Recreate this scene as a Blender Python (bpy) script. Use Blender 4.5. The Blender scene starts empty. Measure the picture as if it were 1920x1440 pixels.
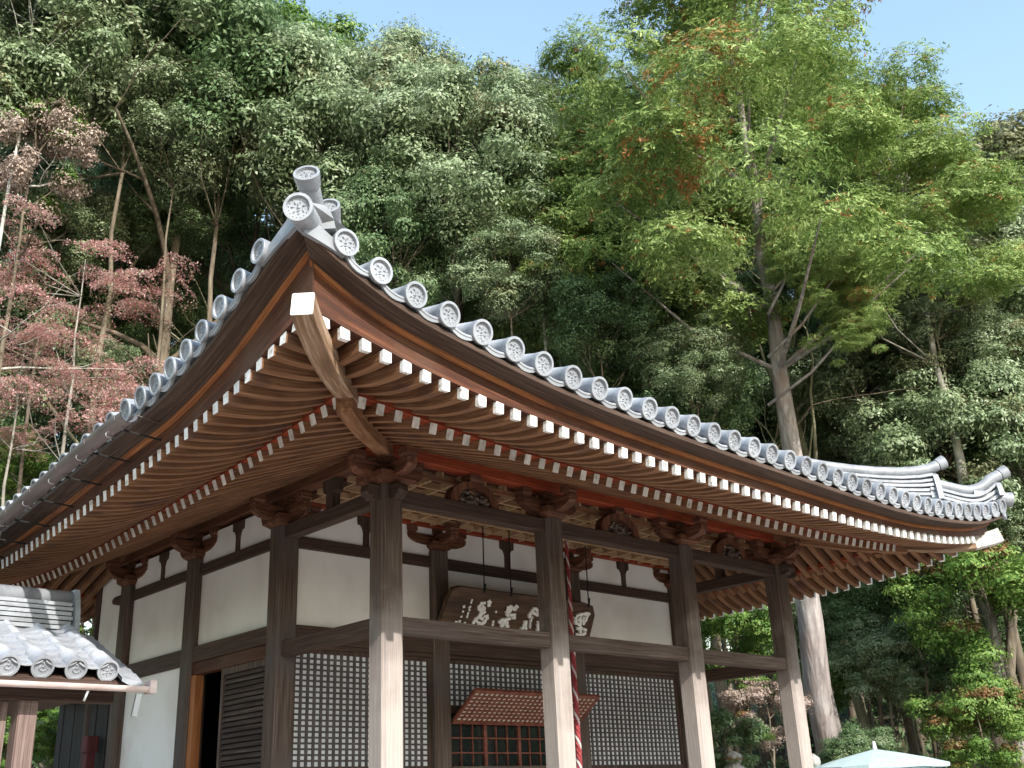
import bpy, math, random
import numpy as np
from mathutils import Vector, Matrix
random.seed(7)
rng = np.random.default_rng(7)
S = bpy.context.scene
COL = S.collection

# ------------------------------------------------------------------ camera, sky, sun, exposure
CR = np.array([[0.72940289, -0.22580821, -0.64574149], [-0.68277395, -0.29870514, -0.66677955], [-0.04232201, 0.9272464, -0.37205236]])
CP = np.array([-6.657, -8.881, 1.601]); CF = 2002.54
cd = bpy.data.cameras.new('camera'); cam = bpy.data.objects.new('camera', cd); COL.objects.link(cam)
M4 = Matrix.Identity(4)
for i in range(3):
    for j in range(3): M4[i][j] = CR[i][j]
    M4[i][3] = CP[i]
cam.matrix_world = M4
cd.sensor_fit = 'HORIZONTAL'; cd.sensor_width = 36.0; cd.lens = 36.0*CF/1920; cd.clip_end = 2000; cd.clip_start = 0.05
S.camera = cam
FW = -CR[:, 2]
def at(u, v, D):                                    # the place at depth D metres seen in direction (u, v)
    d = CR @ np.array([(u-960)/CF, -(v-720)/CF, -1.0])
    return CP + d*D

SUN_EL, SUN_A = math.radians(32.5), math.radians(10.0)   # A: turned from the front normal (-y) towards -x
sdir = Vector((-math.sin(SUN_A)*math.cos(SUN_EL), -math.cos(SUN_A)*math.cos(SUN_EL), math.sin(SUN_EL)))
W = bpy.data.worlds.new('World'); S.world = W; W.use_nodes = True
wn = W.node_tree.nodes; wl = W.node_tree.links
bg = wn['Background']
sky = wn.new('ShaderNodeTexSky'); sky.sky_type = 'NISHITA'; sky.sun_disc = False
sky.sun_elevation = SUN_EL; sky.sun_rotation = math.atan2(sdir.x, sdir.y)
sky.air_density = 1.7; sky.dust_density = 1.0; sky.ozone_density = 1.6
wl.new(sky.outputs[0], bg.inputs[0]); bg.inputs[1].default_value = 0.15
sl = bpy.data.lights.new('sun', 'SUN'); sl.energy = 3.1; sl.angle = math.radians(0.5); sl.color = (1.0, 0.955, 0.90)
so = bpy.data.objects.new('sun', sl); COL.objects.link(so); so.rotation_euler = sdir.to_track_quat('Z', 'Y').to_euler()
S.view_settings.view_transform = 'Standard'; S.view_settings.look = 'None'; S.view_settings.exposure = 1.27
S.view_settings.gamma = 1.0; S.view_settings.use_curve_mapping = False
S.cycles.max_bounces = 8; S.cycles.diffuse_bounces = 5; S.cycles.transparent_max_bounces = 8

# ------------------------------------------------------------------ materials
MATS = {}
def mat(name, cols, scale=(4, 4, 4), rough=0.75, bump=0.0, detail=6, spec=0.3, coord='Object', pos=None, bscale=None, translucent=0.0, island=0.0, metallic=0.0, big=None, vary=0.0):
    if name in MATS: return MATS[name]
    m = bpy.data.materials.new(name); m.use_nodes = True; n = m.node_tree.nodes; l = m.node_tree.links
    p = n['Principled BSDF']; p.inputs['Roughness'].default_value = rough; p.inputs['Metallic'].default_value = metallic
    if 'Specular IOR Level' in p.inputs: p.inputs['Specular IOR Level'].default_value = spec
    if coord == 'grain':
        tc = n.new('ShaderNodeAttribute'); tc.attribute_name = 'grain'; CO = tc.outputs['Vector']
    else:
        tc = n.new('ShaderNodeTexCoord'); CO = tc.outputs[coord]
    mp = n.new('ShaderNodeMapping'); mp.inputs['Scale'].default_value = scale
    l.new(CO, mp.inputs[0])
    nz = n.new('ShaderNodeTexNoise'); nz.inputs['Scale'].default_value = 1.0; nz.inputs['Detail'].default_value = detail; nz.inputs['Roughness'].default_value = 0.62
    l.new(mp.outputs[0], nz.inputs['Vector'])
    rp = n.new('ShaderNodeValToRGB'); cr = rp.color_ramp
    pos = pos or [0.3 + 0.4*i/(len(cols)-1) for i in range(len(cols))]
    while len(cr.elements) < len(cols): cr.elements.new(0.5)
    for e, c, q in zip(cr.elements, cols, pos): e.position = q; e.color = (*c, 1)
    fac = nz.outputs['Fac']
    if island > 0:
        gi = n.new('ShaderNodeNewGeometry'); mx = n.new('ShaderNodeMix'); mx.data_type = 'FLOAT'
        mx.inputs[0].default_value = island; l.new(fac, mx.inputs[2]); l.new(gi.outputs['Random Per Island'], mx.inputs[3]); fac = mx.outputs[0]
    l.new(fac, rp.inputs[0]); colout = rp.outputs[0]
    if big:                                          # broad patches: (scale, colour, low, high)
        nb = n.new('ShaderNodeTexNoise'); nb.inputs['Scale'].default_value = big[0]; nb.inputs['Detail'].default_value = 3
        l.new(CO, nb.inputs['Vector'])
        mr = n.new('ShaderNodeMapRange'); mr.inputs[1].default_value = big[2]; mr.inputs[2].default_value = big[3]; l.new(nb.outputs['Fac'], mr.inputs[0])
        mc = n.new('ShaderNodeMix'); mc.data_type = 'RGBA'; l.new(mr.outputs[0], mc.inputs[0]); l.new(colout, mc.inputs[6]); mc.inputs[7].default_value = (*big[1], 1)
        colout = mc.outputs[2]
    l.new(colout, p.inputs['Base Color'])
    if bump > 0:
        b = n.new('ShaderNodeBump'); b.inputs['Strength'].default_value = bump; b.inputs['Distance'].default_value = 0.02
        nb2 = n.new('ShaderNodeTexNoise'); nb2.inputs['Detail'].default_value = 5; nb2.inputs['Scale'].default_value = 1
        mp2 = n.new('ShaderNodeMapping'); mp2.inputs['Scale'].default_value = bscale or tuple(2*q for q in scale)
        l.new(CO, mp2.inputs[0]); l.new(mp2.outputs[0], nb2.inputs['Vector'])
        l.new(nb2.outputs['Fac'], b.inputs['Height']); l.new(b.outputs[0], p.inputs['Normal'])
    if translucent > 0:
        tr = n.new('ShaderNodeBsdfTranslucent'); l.new(colout, tr.inputs[0])
        ms = n.new('ShaderNodeMixShader'); ms.inputs[0].default_value = translucent
        l.new(p.outputs[0], ms.inputs[1]); l.new(tr.outputs[0], ms.inputs[2]); l.new(ms.outputs[0], n['Material Output'].inputs[0])
    if vary:
        oi = n.new('ShaderNodeObjectInfo'); mrv = n.new('ShaderNodeMapRange'); mrv.inputs[3].default_value = 1-vary; mrv.inputs[4].default_value = 1+vary*.6; l.new(oi.outputs['Random'], mrv.inputs[0])
        hs = n.new('ShaderNodeHueSaturation'); l.new(mrv.outputs[0], hs.inputs['Value']); l.new(colout, hs.inputs['Color']); l.new(hs.outputs[0], p.inputs['Base Color'])
    MATS[name] = m
    return m
WREC = {}
def wood(name, cols, axis, rough=0.75, big=None, k=26.0):
    if name+'_'+axis not in WREC: WREC[name+'_'+axis] = (name, cols, rough, big, k)
    if axis == 'g':
        m = mat(name+'_g', cols, scale=(k*2.6, k*2.6, 1.6), rough=rough, bump=0.4, bscale=(k*5, k*5, 2.6), big=big, spec=0.25, coord='grain'); return m
    sc = [k, k, k]; sc['xyz'.index(axis)] = 1.3
    return mat(name+'_'+axis, cols, scale=tuple(sc), rough=rough, bump=0.35, bscale=tuple(2.2*q for q in sc), big=big, spec=0.25)
GREYW = [(.040, .026, .020), (.086, .060, .047), (.17, .13, .108)]
DARKW = [(.03, .017, .013), (.06, .036, .027), (.11, .07, .053)]
RAFT = [(.105, .045, .020), (.19, .088, .042), (.32, .175, .095)]
REDW = [(.11, .016, .007), (.23, .036, .012), (.32, .08, .03)]
ORAN = [(.032, .013, .008), (.066, .023, .011), (.14, .05, .022)]
def PW(a): return wood('weathered_post_wood', GREYW, a, 0.8, big=(1.1, (.09, .07, .065), .5, .72))
def sunlit_lower(m):
    # sunlight put into the colour: posts paler low down, darker up under the eave
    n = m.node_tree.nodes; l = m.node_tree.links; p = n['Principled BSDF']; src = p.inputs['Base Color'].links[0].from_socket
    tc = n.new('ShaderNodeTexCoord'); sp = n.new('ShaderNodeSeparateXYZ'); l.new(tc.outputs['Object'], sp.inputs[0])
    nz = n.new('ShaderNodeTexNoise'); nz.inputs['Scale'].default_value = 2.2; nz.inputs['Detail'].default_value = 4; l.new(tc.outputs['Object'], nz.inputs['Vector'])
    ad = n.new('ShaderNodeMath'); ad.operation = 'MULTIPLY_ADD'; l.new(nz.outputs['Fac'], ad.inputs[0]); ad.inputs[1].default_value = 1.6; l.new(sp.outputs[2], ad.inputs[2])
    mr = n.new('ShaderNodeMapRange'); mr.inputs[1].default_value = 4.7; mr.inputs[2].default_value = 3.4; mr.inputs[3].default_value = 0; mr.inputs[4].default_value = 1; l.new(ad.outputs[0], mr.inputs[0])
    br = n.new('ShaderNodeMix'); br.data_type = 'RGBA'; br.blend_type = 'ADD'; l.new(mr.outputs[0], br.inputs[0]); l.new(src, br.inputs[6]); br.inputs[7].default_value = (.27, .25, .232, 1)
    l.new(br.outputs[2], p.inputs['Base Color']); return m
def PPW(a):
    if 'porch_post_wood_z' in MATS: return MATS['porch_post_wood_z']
    return sunlit_lower(wood('porch_post_wood', GREYW, a, 0.8, big=(1.1, (.09, .07, .065), .5, .72)))
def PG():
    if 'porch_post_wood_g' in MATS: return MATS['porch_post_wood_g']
    return sunlit_lower(wood('porch_post_wood', GREYW, 'g', 0.8, big=(1.1, (.09, .07, .065), .5, .72)))
def BR(a): return wood('bracket_wood', [(.04, .016, .010), (.10, .037, .019), (.19, .085, .045)], a, 0.65)
def DW(a): return wood('dark_brown_wood', DARKW, a, 0.7)
def RW(a): return wood('rafter_wood', RAFT, a, 0.75, big=(2.3, (.10, .05, .035), .52, .75))
def RD(a): return wood('red_stained_wood', REDW, a, 0.65, big=(1.5, (.09, .03, .02), .55, .8))
def OR(a): return wood('orange_brown_wood', ORAN, a, 0.65, big=(1.2, (.10, .055, .035), .48, .7))
def UR(a): return wood('eave_board_wood', [(.028, .017, .013), (.062, .038, .027), (.12, .08, .058)], a, 0.8)
WHITEPAINT = mat('white_painted_ends', [(.28, .22, .18), (.58, .54, .49), (.74, .72, .69), (.82, .81, .79)], scale=(19, 19, 19), rough=0.7, pos=[.33, .40, .5, .7], vary=.18)
OLDPAINT = mat('old_cream_painted_ends', [(.22, .16, .12), (.44, .39, .33), (.60, .56, .49), (.72, .68, .60)], scale=(20, 20, 9), rough=0.8, pos=[.28, .37, .5, .7], vary=.2)
PLASTER = mat('white_plaster', [(.73, .70, .665), (.80, .78, .75), (.83, .815, .79)], scale=(1.5, 1.5, .7), rough=0.9, bump=0.10, bscale=(18, 18, 18), big=(1.1, (.62, .575, .52), .50, .78))
TILE = mat('silver_grey_tile', vary=.22, cols= [(.20, .21, .23), (.29, .305, .33), (.37, .385, .41)], scale=(7, 7, 7), rough=0.42, bump=0.15, bscale=(30, 30, 30), spec=0.5, big=(1.6, (.235, .245, .25), .5, .7))
TILED = mat('roof_bed_grey', [(.16, .165, .17), (.25, .255, .26)], scale=(9, 9, 9), rough=0.5)  # darker grey for the roof bed under the tiles
PAPER = mat('shoji_paper', [(.66, .66, .67), (.76, .765, .78)], scale=(3, 3, 3), rough=0.9)
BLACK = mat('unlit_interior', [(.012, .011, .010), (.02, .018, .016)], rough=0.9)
COPPER = mat('copper_gutter', [(.07, .05, .043), (.13, .098, .088), (.20, .16, .15)], scale=(5, 1.2, 5), rough=0.5, spec=0.5)
METAL = mat('galvanised_metal', [(.42, .42, .43), (.6, .6, .6)], rough=0.35, metallic=0.6)
GLASSD = mat('dark_window_glass', [(.012, .016, .015), (.02, .026, .024)], rough=0.08, spec=0.6)
STONE = mat('grey_stone', [(.22, .21, .19), (.36, .345, .32), (.46, .45, .42)], scale=(9, 9, 9), rough=0.9, bump=0.4)
LETTER = mat('white_lettering', [(.70, .69, .66), (.84, .83, .80)], scale=(20, 20, 20), rough=0.8)
BARK = mat('cypress_bark', [(.14, .115, .105), (.27, .235, .22), (.43, .39, .365)], scale=(9, 9, 0.9), rough=0.9, bump=1.0, bscale=(16, 16, 1.2), big=(1.4, (.25, .17, .14), .55, .75))
BARKD = mat('dark_bark', [(.06, .048, .035), (.13, .105, .075), (.22, .19, .14)], scale=(6, 6, 1.5), rough=0.95, bump=0.7)
BARKP = mat('pale_bark', [(.12, .11, .09), (.22, .205, .175), (.36, .34, .30)], scale=(5, 5, 2.0), rough=0.9, bump=0.6)
BARKW = mat('pale_grey_bark', [(.26, .25, .22), (.42, .41, .37), (.56, .55, .50)], scale=(5, 5, 2.0), rough=0.9, bump=0.6)
def leafmat(name, cols, tr=0.34, rough=0.55, island=0.42, scale=1.6, spec=0.35):
    return mat(name, cols, scale=(scale,)*3, rough=rough, translucent=tr, island=island, detail=2, spec=spec, pos=[.18+.64*i/(len(cols)-1) for i in range(len(cols))])
L_OAK = leafmat('oak_leaves', [(.085, .13, .055), (.18, .25, .12), (.32, .395, .225), (.47, .53, .37)], rough=0.45, spec=0.4)
L_DARK = leafmat('dark_evergreen_leaves', [(.05, .10, .04), (.11, .185, .075), (.20, .295, .135), (.32, .41, .235)], rough=0.45, spec=0.4)
L_TAN = leafmat('olive_leaves', [(.10, .12, .05), (.20, .21, .10), (.31, .31, .17), (.40, .37, .22)])
L_HIN = leafmat('cypress_leaves', [(.06, .115, .028), (.16, .25, .06), (.32, .42, .125), (.54, .61, .28)], tr=0.33, rough=0.6)
L_DEAD = leafmat('browned_cypress_leaves', [(.20, .09, .03), (.36, .16, .05), (.44, .25, .09)], tr=0.2)
L_MAP = leafmat('red_maple_leaves', [(.36, .14, .13), (.52, .27, .25), (.63, .41, .38), (.70, .54, .49)], tr=0.4, rough=0.6)
L_BRI = leafmat('bright_shrub_leaves', [(.04, .10, .02), (.10, .20, .035), (.19, .30, .06), (.30, .38, .12)], tr=0.3)
L_PINK = leafmat('dry_seed_heads', [(.26, .19, .15), (.40, .31, .26), (.50, .42, .36)], tr=0.2)
L_REDT = leafmat('reddish_new_leaves', [(.12, .14, .04), (.24, .16, .06), (.36, .14, .07)], tr=0.25)

# ------------------------------------------------------------------ mesh helpers
def link(o, parent=None):
    COL.objects.link(o)
    if parent: o.parent = parent
    return o
def tag(o, label=None, cat=None, group=None, kind=None):
    if label: o['label'] = label
    if cat: o['category'] = cat
    if group: o['group'] = group
    if kind: o['kind'] = kind
    return o
def thing(name, label, cat, loc=(0, 0, 0), group=None):
    o = bpy.data.objects.new(name, None); o.location = loc; o.empty_display_size = .2; COL.objects.link(o)
    return tag(o, label, cat, group)
class MB:
    def __init__(s): s.v = []; s.f = []; s.m = []; s.sm = []; s.g = []; s.off = random.uniform(0, 50)
    def add(s, vs, fs, mi=0, smooth=False):
        k = len(s.v); s.v += [tuple(q) for q in vs]
        for f in fs: s.f.append(tuple(k+i for i in f)); s.m.append(mi); s.sm.append(smooth)
        return s
    def box(s, a, b, mi=0):
        x0, y0, z0 = a; x1, y1, z1 = b
        return s.add([(x0, y0, z0), (x1, y0, z0), (x1, y1, z0), (x0, y1, z0), (x0, y0, z1), (x1, y0, z1), (x1, y1, z1), (x0, y1, z1)],
                     [(0, 3, 2, 1), (4, 5, 6, 7), (0, 1, 5, 4), (1, 2, 6, 5), (2, 3, 7, 6), (3, 0, 4, 7)], mi)
    def beam(s, p0, p1, w, h, ch=0.0, mi=0, up=(0, 0, 1), cap=None):
        # a straight timber with chamfered long edges
        return s.sweep([p0, p1], w, h, ch, mi, up, cap)
    def sweep(s, path, w, h, ch=0.0, mi=0, up=(0, 0, 1), cap=None):
        P = [Vector(p) for p in path]; U = Vector(up); rings = []
        ws = w if isinstance(w, (list, tuple)) else [w]*len(P); hs = h if isinstance(h, (list, tuple)) else [h]*len(P)
        for i, p in enumerate(P):
            d = (P[min(i+1, len(P)-1)]-P[max(i-1, 0)]).normalized(); r = d.cross(U).normalized(); u = r.cross(d).normalized()
            a, b = ws[i]/2, hs[i]/2
            if ch > 0: sec = [(-a+ch, -b), (a-ch, -b), (a, -b+ch), (a, b-ch), (a-ch, b), (-a+ch, b), (-a, b-ch), (-a, -b+ch)]
            else: sec = [(-a, -b), (a, -b), (a, b), (-a, b)]
            rings.append([p+r*x+u*y for x, y in sec])
            dist = 0 if i == 0 else dist+(P[i]-P[i-1]).length
            gg = gg+[(x+s.off, y+s.off*.37, dist+s.off*1.7) for x, y in sec] if i else [(x+s.off, y+s.off*.37, s.off*1.7) for x, y in sec]
        n = len(rings[0]); vs = [q for r in rings for q in r]; fs = []
        for i in range(len(rings)-1):
            for j in range(n): fs.append((i*n+j, i*n+(j+1) % n, (i+1)*n+(j+1) % n, (i+1)*n+j))
        s.add(vs, fs, mi)
        if len(s.g) == len(s.v)-len(vs): s.g += gg
        k = len(s.v)-len(vs); cm = mi if cap is None else cap
        s.f.append(tuple(k+j for j in range(n))[::-1]); s.m.append(cm); s.sm.append(False)
        s.f.append(tuple(k+(len(rings)-1)*n+j for j in range(n))); s.m.append(cm); s.sm.append(False)
        return s
    def tube(s, path, rad, n=8, mi=0, smooth=True, caps=True, arc=None):
        P = [Vector(p) for p in path]; rs = rad if isinstance(rad, (list, tuple)) else [rad]*len(P)
        k = len(s.v); prev = None
        for i, p in enumerate(P):
            d = (P[min(i+1, len(P)-1)]-P[max(i-1, 0)]).normalized()
            if prev is None:
                a = Vector((0, 0, 1)) if abs(d.z) < .9 else Vector((1, 0, 0)); u = d.cross(a).normalized()
            else: u = (prev-d*prev.dot(d)).normalized()
            prev = u; w = d.cross(u)
            for j in range(n):
                t = 2*math.pi*j/n; s.v.append(tuple(p+(u*math.cos(t)+w*math.sin(t))*rs[i]))
        for i in range(len(P)-1):
            for j in range(n):
                s.f.append((k+i*n+j, k+i*n+(j+1) % n, k+(i+1)*n+(j+1) % n, k+(i+1)*n+j)); s.m.append(mi); s.sm.append(smooth)
        if caps:
            s.f.append(tuple(k+j for j in range(n))[::-1]); s.m.append(mi); s.sm.append(False)
            s.f.append(tuple(k+(len(P)-1)*n+j for j in range(n))); s.m.append(mi); s.sm.append(False)
        return s
    def prism(s, pts, o, ax, ay, n, t, mi=0):        # 2-D outline pts extruded by t along n
        o, ax, ay, n = map(Vector, (o, ax, ay, n)); m = len(pts)
        vs = [o+ax*x+ay*y for x, y in pts]+[o+ax*x+ay*y+n*t for x, y in pts]
        fs = [tuple(range(m))[::-1], tuple(range(m, 2*m))]+[(i, (i+1) % m, m+(i+1) % m, m+i) for i in range(m)]
        return s.add(vs, fs, mi)
    def grid(s, rows, mi=0, smooth=True, flip=False):
        n = len(rows[0]); vs = [p for r in rows for p in r]; fs = []
        for i in range(len(rows)-1):
            for j in range(n-1):
                f = (i*n+j, i*n+j+1, (i+1)*n+j+1, (i+1)*n+j); fs.append(f[::-1] if flip else f)
        return s.add(vs, fs, mi, smooth)
    def mesh(s, name, mats):
        me = bpy.data.meshes.new(name); me.from_pydata(s.v, [], s.f)
        G = len(s.g) == len(s.v) and len(s.g) > 0
        for m in (mats if isinstance(mats, (list, tuple)) else [mats]):
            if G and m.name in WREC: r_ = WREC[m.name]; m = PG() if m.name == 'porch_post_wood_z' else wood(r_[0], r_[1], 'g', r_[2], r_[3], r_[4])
            me.materials.append(m)
        if G:
            a = me.attributes.new('grain', 'FLOAT_VECTOR', 'POINT'); a.data.foreach_set('vector', np.array(s.g, dtype=np.float32).ravel())
        me.polygons.foreach_set('material_index', s.m); me.polygons.foreach_set('use_smooth', s.sm); me.update()
        return me
    def build(s, name, mats, parent=None, loc=(0, 0, 0)):
        o = bpy.data.objects.new(name, s.mesh(name, mats)); o.location = loc
        return link(o, parent)
def inst(name, me, parent, loc, rot=None, scale=(1, 1, 1)):
    o = bpy.data.objects.new(name, me); link(o, parent); o.location = loc
    if rot is not None: o.rotation_euler = rot
    o.scale = scale
    return o
def smoothtab(xs, zs, lo, hi, sig=0.25):
    g = np.linspace(lo, hi, 400); z = np.interp(g, xs, zs)
    st = g[1]-g[0]; k = np.arange(-60, 61)*st; w = np.exp(-(k/sig)**2/2); w /= w.sum()
    pl = 2*z[0]-z[1:61][::-1]; pr = 2*z[-1]-z[-61:-1][::-1]
    zz = np.convolve(np.concatenate([pl, z, pr]), w, 'valid')
    return lambda x: float(np.interp(x, g, zz))

# ------------------------------------------------------------------ terrain and ground
def hout(x, y):
    dx = max(-14-x, 0, x-13.2); dy = max(y-10.3, 0)
    d = math.hypot(dx if x > 0 else dx*0.0, dy)
    return 10.5*(1-math.exp(-max(0, d-0.6)*0.46/10.5)) + (0.25*math.sin(x*.7)*math.cos(y*.6) if d > 2 else 0)
rows = []
gx = np.concatenate([np.linspace(-400, -40, 10), np.linspace(-36, 60, 90), np.linspace(70, 400, 10)])
gy = np.concatenate([np.linspace(-300, -30, 8), np.linspace(-26, 70, 90), np.linspace(80, 500, 10)])
mb = MB()
mb.grid([[(x, y, hout(x, y)) for x in gx] for y in gy])
SOIL = mat('forest_soil', [(.045, .033, .022), (.10, .075, .05), (.18, .14, .095)], scale=(3, 3, 3), rough=1.0, bump=0.8, big=(.5, (.06, .07, .03), .45, .7))
tag(mb.build('terrain', SOIL), kind='structure')
GRAV = mat('pale_sand_gravel', [(.32, .275, .235), (.42, .37, .325), (.50, .455, .41)], scale=(12, 12, 12), rough=0.95, bump=0.5)
mb = MB(); mb.grid([[(x, y, 0.012) for x in np.linspace(-30, 13.4, 12)] for y in np.linspace(-45, 10.2, 12)])
tag(mb.build('ground', GRAV), kind='structure')

# ------------------------------------------------------------------ the temple hall
PX = [0, 2.44, 5.0, 7.28]; FX = [0, 2.31, 4.86, 7.28]; SY = [2.0, 4.07, 6.06]
hall = thing('temple_hall', 'timber temple hall with curved grey tile roof, white plaster walls and deep rafters', 'temple hall')
H = hall
# base
mb = MB(); mb.box((-.9, -.9, 0.0), (8.18, 8.6, .42)); mb.build('stone_podium', STONE, H)
X0, X1, Y0, Y1 = -2.9, 9.2, -2.84, 8.9
def post(x, y, z0, z1, w, name='post', m=None, ch=.034, label=None):
    b = MB(); b.beam((x, y, z0), (x, y, z1), w, w, ch, up=(0, 1, 0)); o = b.build(name, m or PW('z'), H)
    if label: o['label'] = label
    return o
for x in PX:
    b = MB(); b.tube([(x, 0, .42), (x, 0, .50), (x, 0, .56)], [.27, .25, .19], 16); b.build('post_base', STONE, H)
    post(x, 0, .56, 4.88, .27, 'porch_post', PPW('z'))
for x in FX: post(x, 2.0, .42, 4.86, .27, 'wall_post')
for x in (0, 7.28):
    for y in SY[1:]: post(x, y, .42, 4.86, .27, 'wall_post')
for x in FX[1:3]: post(x, 6.06, .42, 4.86, .27, 'wall_post')
# tie beams of the porch (butted between the posts)
def beamx(xa, xb, y, z0, z1, w, name, m):
    b = MB(); b.beam((xa, y, (z0+z1)/2), (xb, y, (z0+z1)/2), w, z1-z0, .008); return b.build(name, m, H)
def beamy(x, ya, yb, z0, z1, w, name, m):
    b = MB(); b.beam((x, ya, (z0+z1)/2), (x, yb, (z0+z1)/2), w, z1-z0, .008); return b.build(name, m, H)
hw = .132
for a, c in zip(PX[:-1], PX[1:]):
    beamx(a+hw, c-hw, 0, 4.715, 4.875, .15, 'upper_tie_beam', DW('x'))
    beamx(a+hw, c-hw, 0, 3.345, 3.52, .14, 'lower_tie_beam', PW('x'))
for x in (0, 7.28):
    beamy(x, hw, 2-hw, 4.715, 4.875, .15, 'upper_tie_beam', DW('y'))
    beamy(x, hw, 2-hw, 3.345, 3.52, .14, 'lower_tie_beam', DW('y'))
# carved beam noses past the corner posts
def nose(p, d, z0, z1, w, L, m):
    px, py = p; dx, dy = d
    out = [(0, z0), (L*.55, z0), (L*.72, z0+.035), (L*.86, z0+.03), (L, z0+.075), (L*.93, z1-.02), (L*.8, z1), (0, z1)]
    n = Vector((-dy, dx, 0))
    b = MB(); b.prism(out, Vector((px, py, 0))-n*w/2, (dx, dy, 0), (0, 0, 1), n, w); b.build('beam_nose', m, H)
nose((7.28+hw, 0), (1, 0), 4.72, 4.872, .13, .36, DW('x')); nose((-hw, 0), (-1, 0), 4.72, 4.872, .13, .16, DW('x'))
nose((0, -hw), (0, -1), 4.72, 4.872, .13, .16, DW('y')); nose((7.28, -hw), (0, -1), 4.72, 4.872, .13, .16, DW('y'))
nose((0, 6.06+hw), (0, 1), 4.65, 4.785, .13, .42, DW('y'))
# wall ties and plaster
def wallrun(pts, axis, fixed, out):
    # pts: post centres along the axis; out: sign of the outward normal on the other axis
    for a, c in zip(pts[:-1], pts[1:]):
        for z0, z1, w, nm in ((4.641, 4.785, .13, 'wall_tie_beam'), (3.527, 3.727, .20, 'wall_band_beam')):
            (beamx(a+hw, c-hw, fixed, z0, z1, w, nm, DW('x')) if axis == 'x' else beamy(fixed, a+hw, c-hw, z0, z1, w, nm, DW('y')))
        for z0, z1 in ((3.73, 4.638), (4.788, 5.17)):
            b = MB()
            if axis == 'x': b.box((a+.02 if z0 > 4.7 else a+hw-.02, fixed-.03, z0), (c-.02 if z0 > 4.7 else c-hw+.02, fixed+.03, z1))
            else: b.box((fixed-.03, a+.02 if z0 > 4.7 else a+hw-.02, z0), (fixed+.03, c-.02 if z0 > 4.7 else c-hw+.02, z1))
            b.build('plaster_panel', PLASTER, H)
        # short strut with a spreading cap, mid bay
        mid = (a+c)/2; o = -1 if out < 0 else 1; t = .10
        prof = [(-.045, 4.787), (.045, 4.787), (.045, 4.95), (.055, 5.0), (.085, 5.045), (.13, 5.06), (.135, 5.168), (-.135, 5.168), (-.13, 5.06), (-.085, 5.045), (-.055, 5.0), (-.045, 4.95)]
        b = MB()
        if axis == 'x': b.prism(prof, (mid, fixed-t/2, 0), (1, 0, 0), (0, 0, 1), (0, 1, 0), t)
        else: b.prism(prof, (fixed-t/2, mid, 0), (0, 1, 0), (0, 0, 1), (1, 0, 0), t)
        b.build('strut', DW('z'), H)
wallrun(FX, 'x', 2.0, -1); wallrun(SY, 'y', 0.0, -1); wallrun(SY, 'y', 7.28, 1); wallrun(FX, 'x', 6.06, 1)
# purlins carrying the rafters
def purlin(p0, p1, w, h, m, nm='purlin'):
    b = MB(); b.beam(p0, p1, w, h, .012); return b.build(nm, m, H)
purlin((-.32, 0, 5.305), (7.6, 0, 5.305), .16, .15, RD('x'))
purlin((0, .083, 5.30), (0, 6.5, 5.30), .16, .15, BR('y')); purlin((7.28, .083, 5.30), (7.28, 6.5, 5.30), .16, .15, RD('y'))  # left purlin in darker wood: the shade of that side put into its colour
purlin((.083, 2.0, 5.25), (7.19, 2.0, 5.25), .16, .15, RD('x')); purlin((.083, 6.06, 5.25), (7.19, 6.06, 5.25), .16, .15, RD('x'))
# bracket sets: big block, boat-shaped arms, small blocks
def block(b, c, w, z0, z1):
    x, y = c; h = z1-z0; w0 = w*.66
    b.add([(x-w0/2, y-w0/2, z0), (x+w0/2, y-w0/2, z0), (x+w0/2, y+w0/2, z0), (x-w0/2, y+w0/2, z0),
           (x-w/2, y-w/2, z0+h*.42), (x+w/2, y-w/2, z0+h*.42), (x+w/2, y+w/2, z0+h*.42), (x-w/2, y+w/2, z0+h*.42),
           (x-w/2, y-w/2, z1), (x+w/2, y-w/2, z1), (x+w/2, y+w/2, z1), (x-w/2, y+w/2, z1)],
          [(0, 3, 2, 1), (8, 9, 10, 11)]+[(i, (i+1) % 4, 4+(i+1) % 4, 4+i) for i in range(4)]+[(4+i, 4+(i+1) % 4, 8+(i+1) % 4, 8+i) for i in range(4)])
def arm(b, c, d, La, Lb, w, z0, z1):
    x, y = c; dx, dy = d; n = Vector((-dy, dx, 0)); h = z1-z0
    def half(L): return [(L*.45, z0), (L*.68, z0+h*.08), (L*.86, z0+h*.28), (L*.97, z0+h*.55), (L, z1)]
    pts = half(Lb)+[(-p, q) for p, q in half(La)[::-1]]
    b.prism(pts, Vector((x, y, 0))-n*w/2, (dx, dy, 0), (0, 0, 1), n, w)
def bracket(x, y, zb, zt, dirs, W=.40, L=.46, m=None, blocks=True):
    g = bpy.data.objects.new('bracket_set', None); g.location = (0, 0, 0); link(g, H)
    h = zt-zb
    b = MB(); block(b, (x, y), W, zb, zb+h*.36); b.build('bearing_block', m or BR('x'), g)
    for kd, (d, La, Lb) in enumerate(dirs):
        b = MB(); arm(b, (x, y), d, La*L, Lb*L, .13, zb+h*.22+(.003 if d[0] else 0), zb+h*.66+(.003 if d[0] else 0)); b.build('bracket_arm', BR('x' if d[0] else 'y'), g)
        if blocks:
            for t in [q for q, w_ in ((-La*L+.075, La > .3), (0, kd == 0), (Lb*L-.075, Lb > .3)) if w_]:
                b = MB(); block(b, (x+d[0]*t, y+d[1]*t), .15, zb+h*.665, zt-.002); b.build('small_block', BR('x'), g)
    return g
Xd, Yd = (1, 0), (0, 1)
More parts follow.
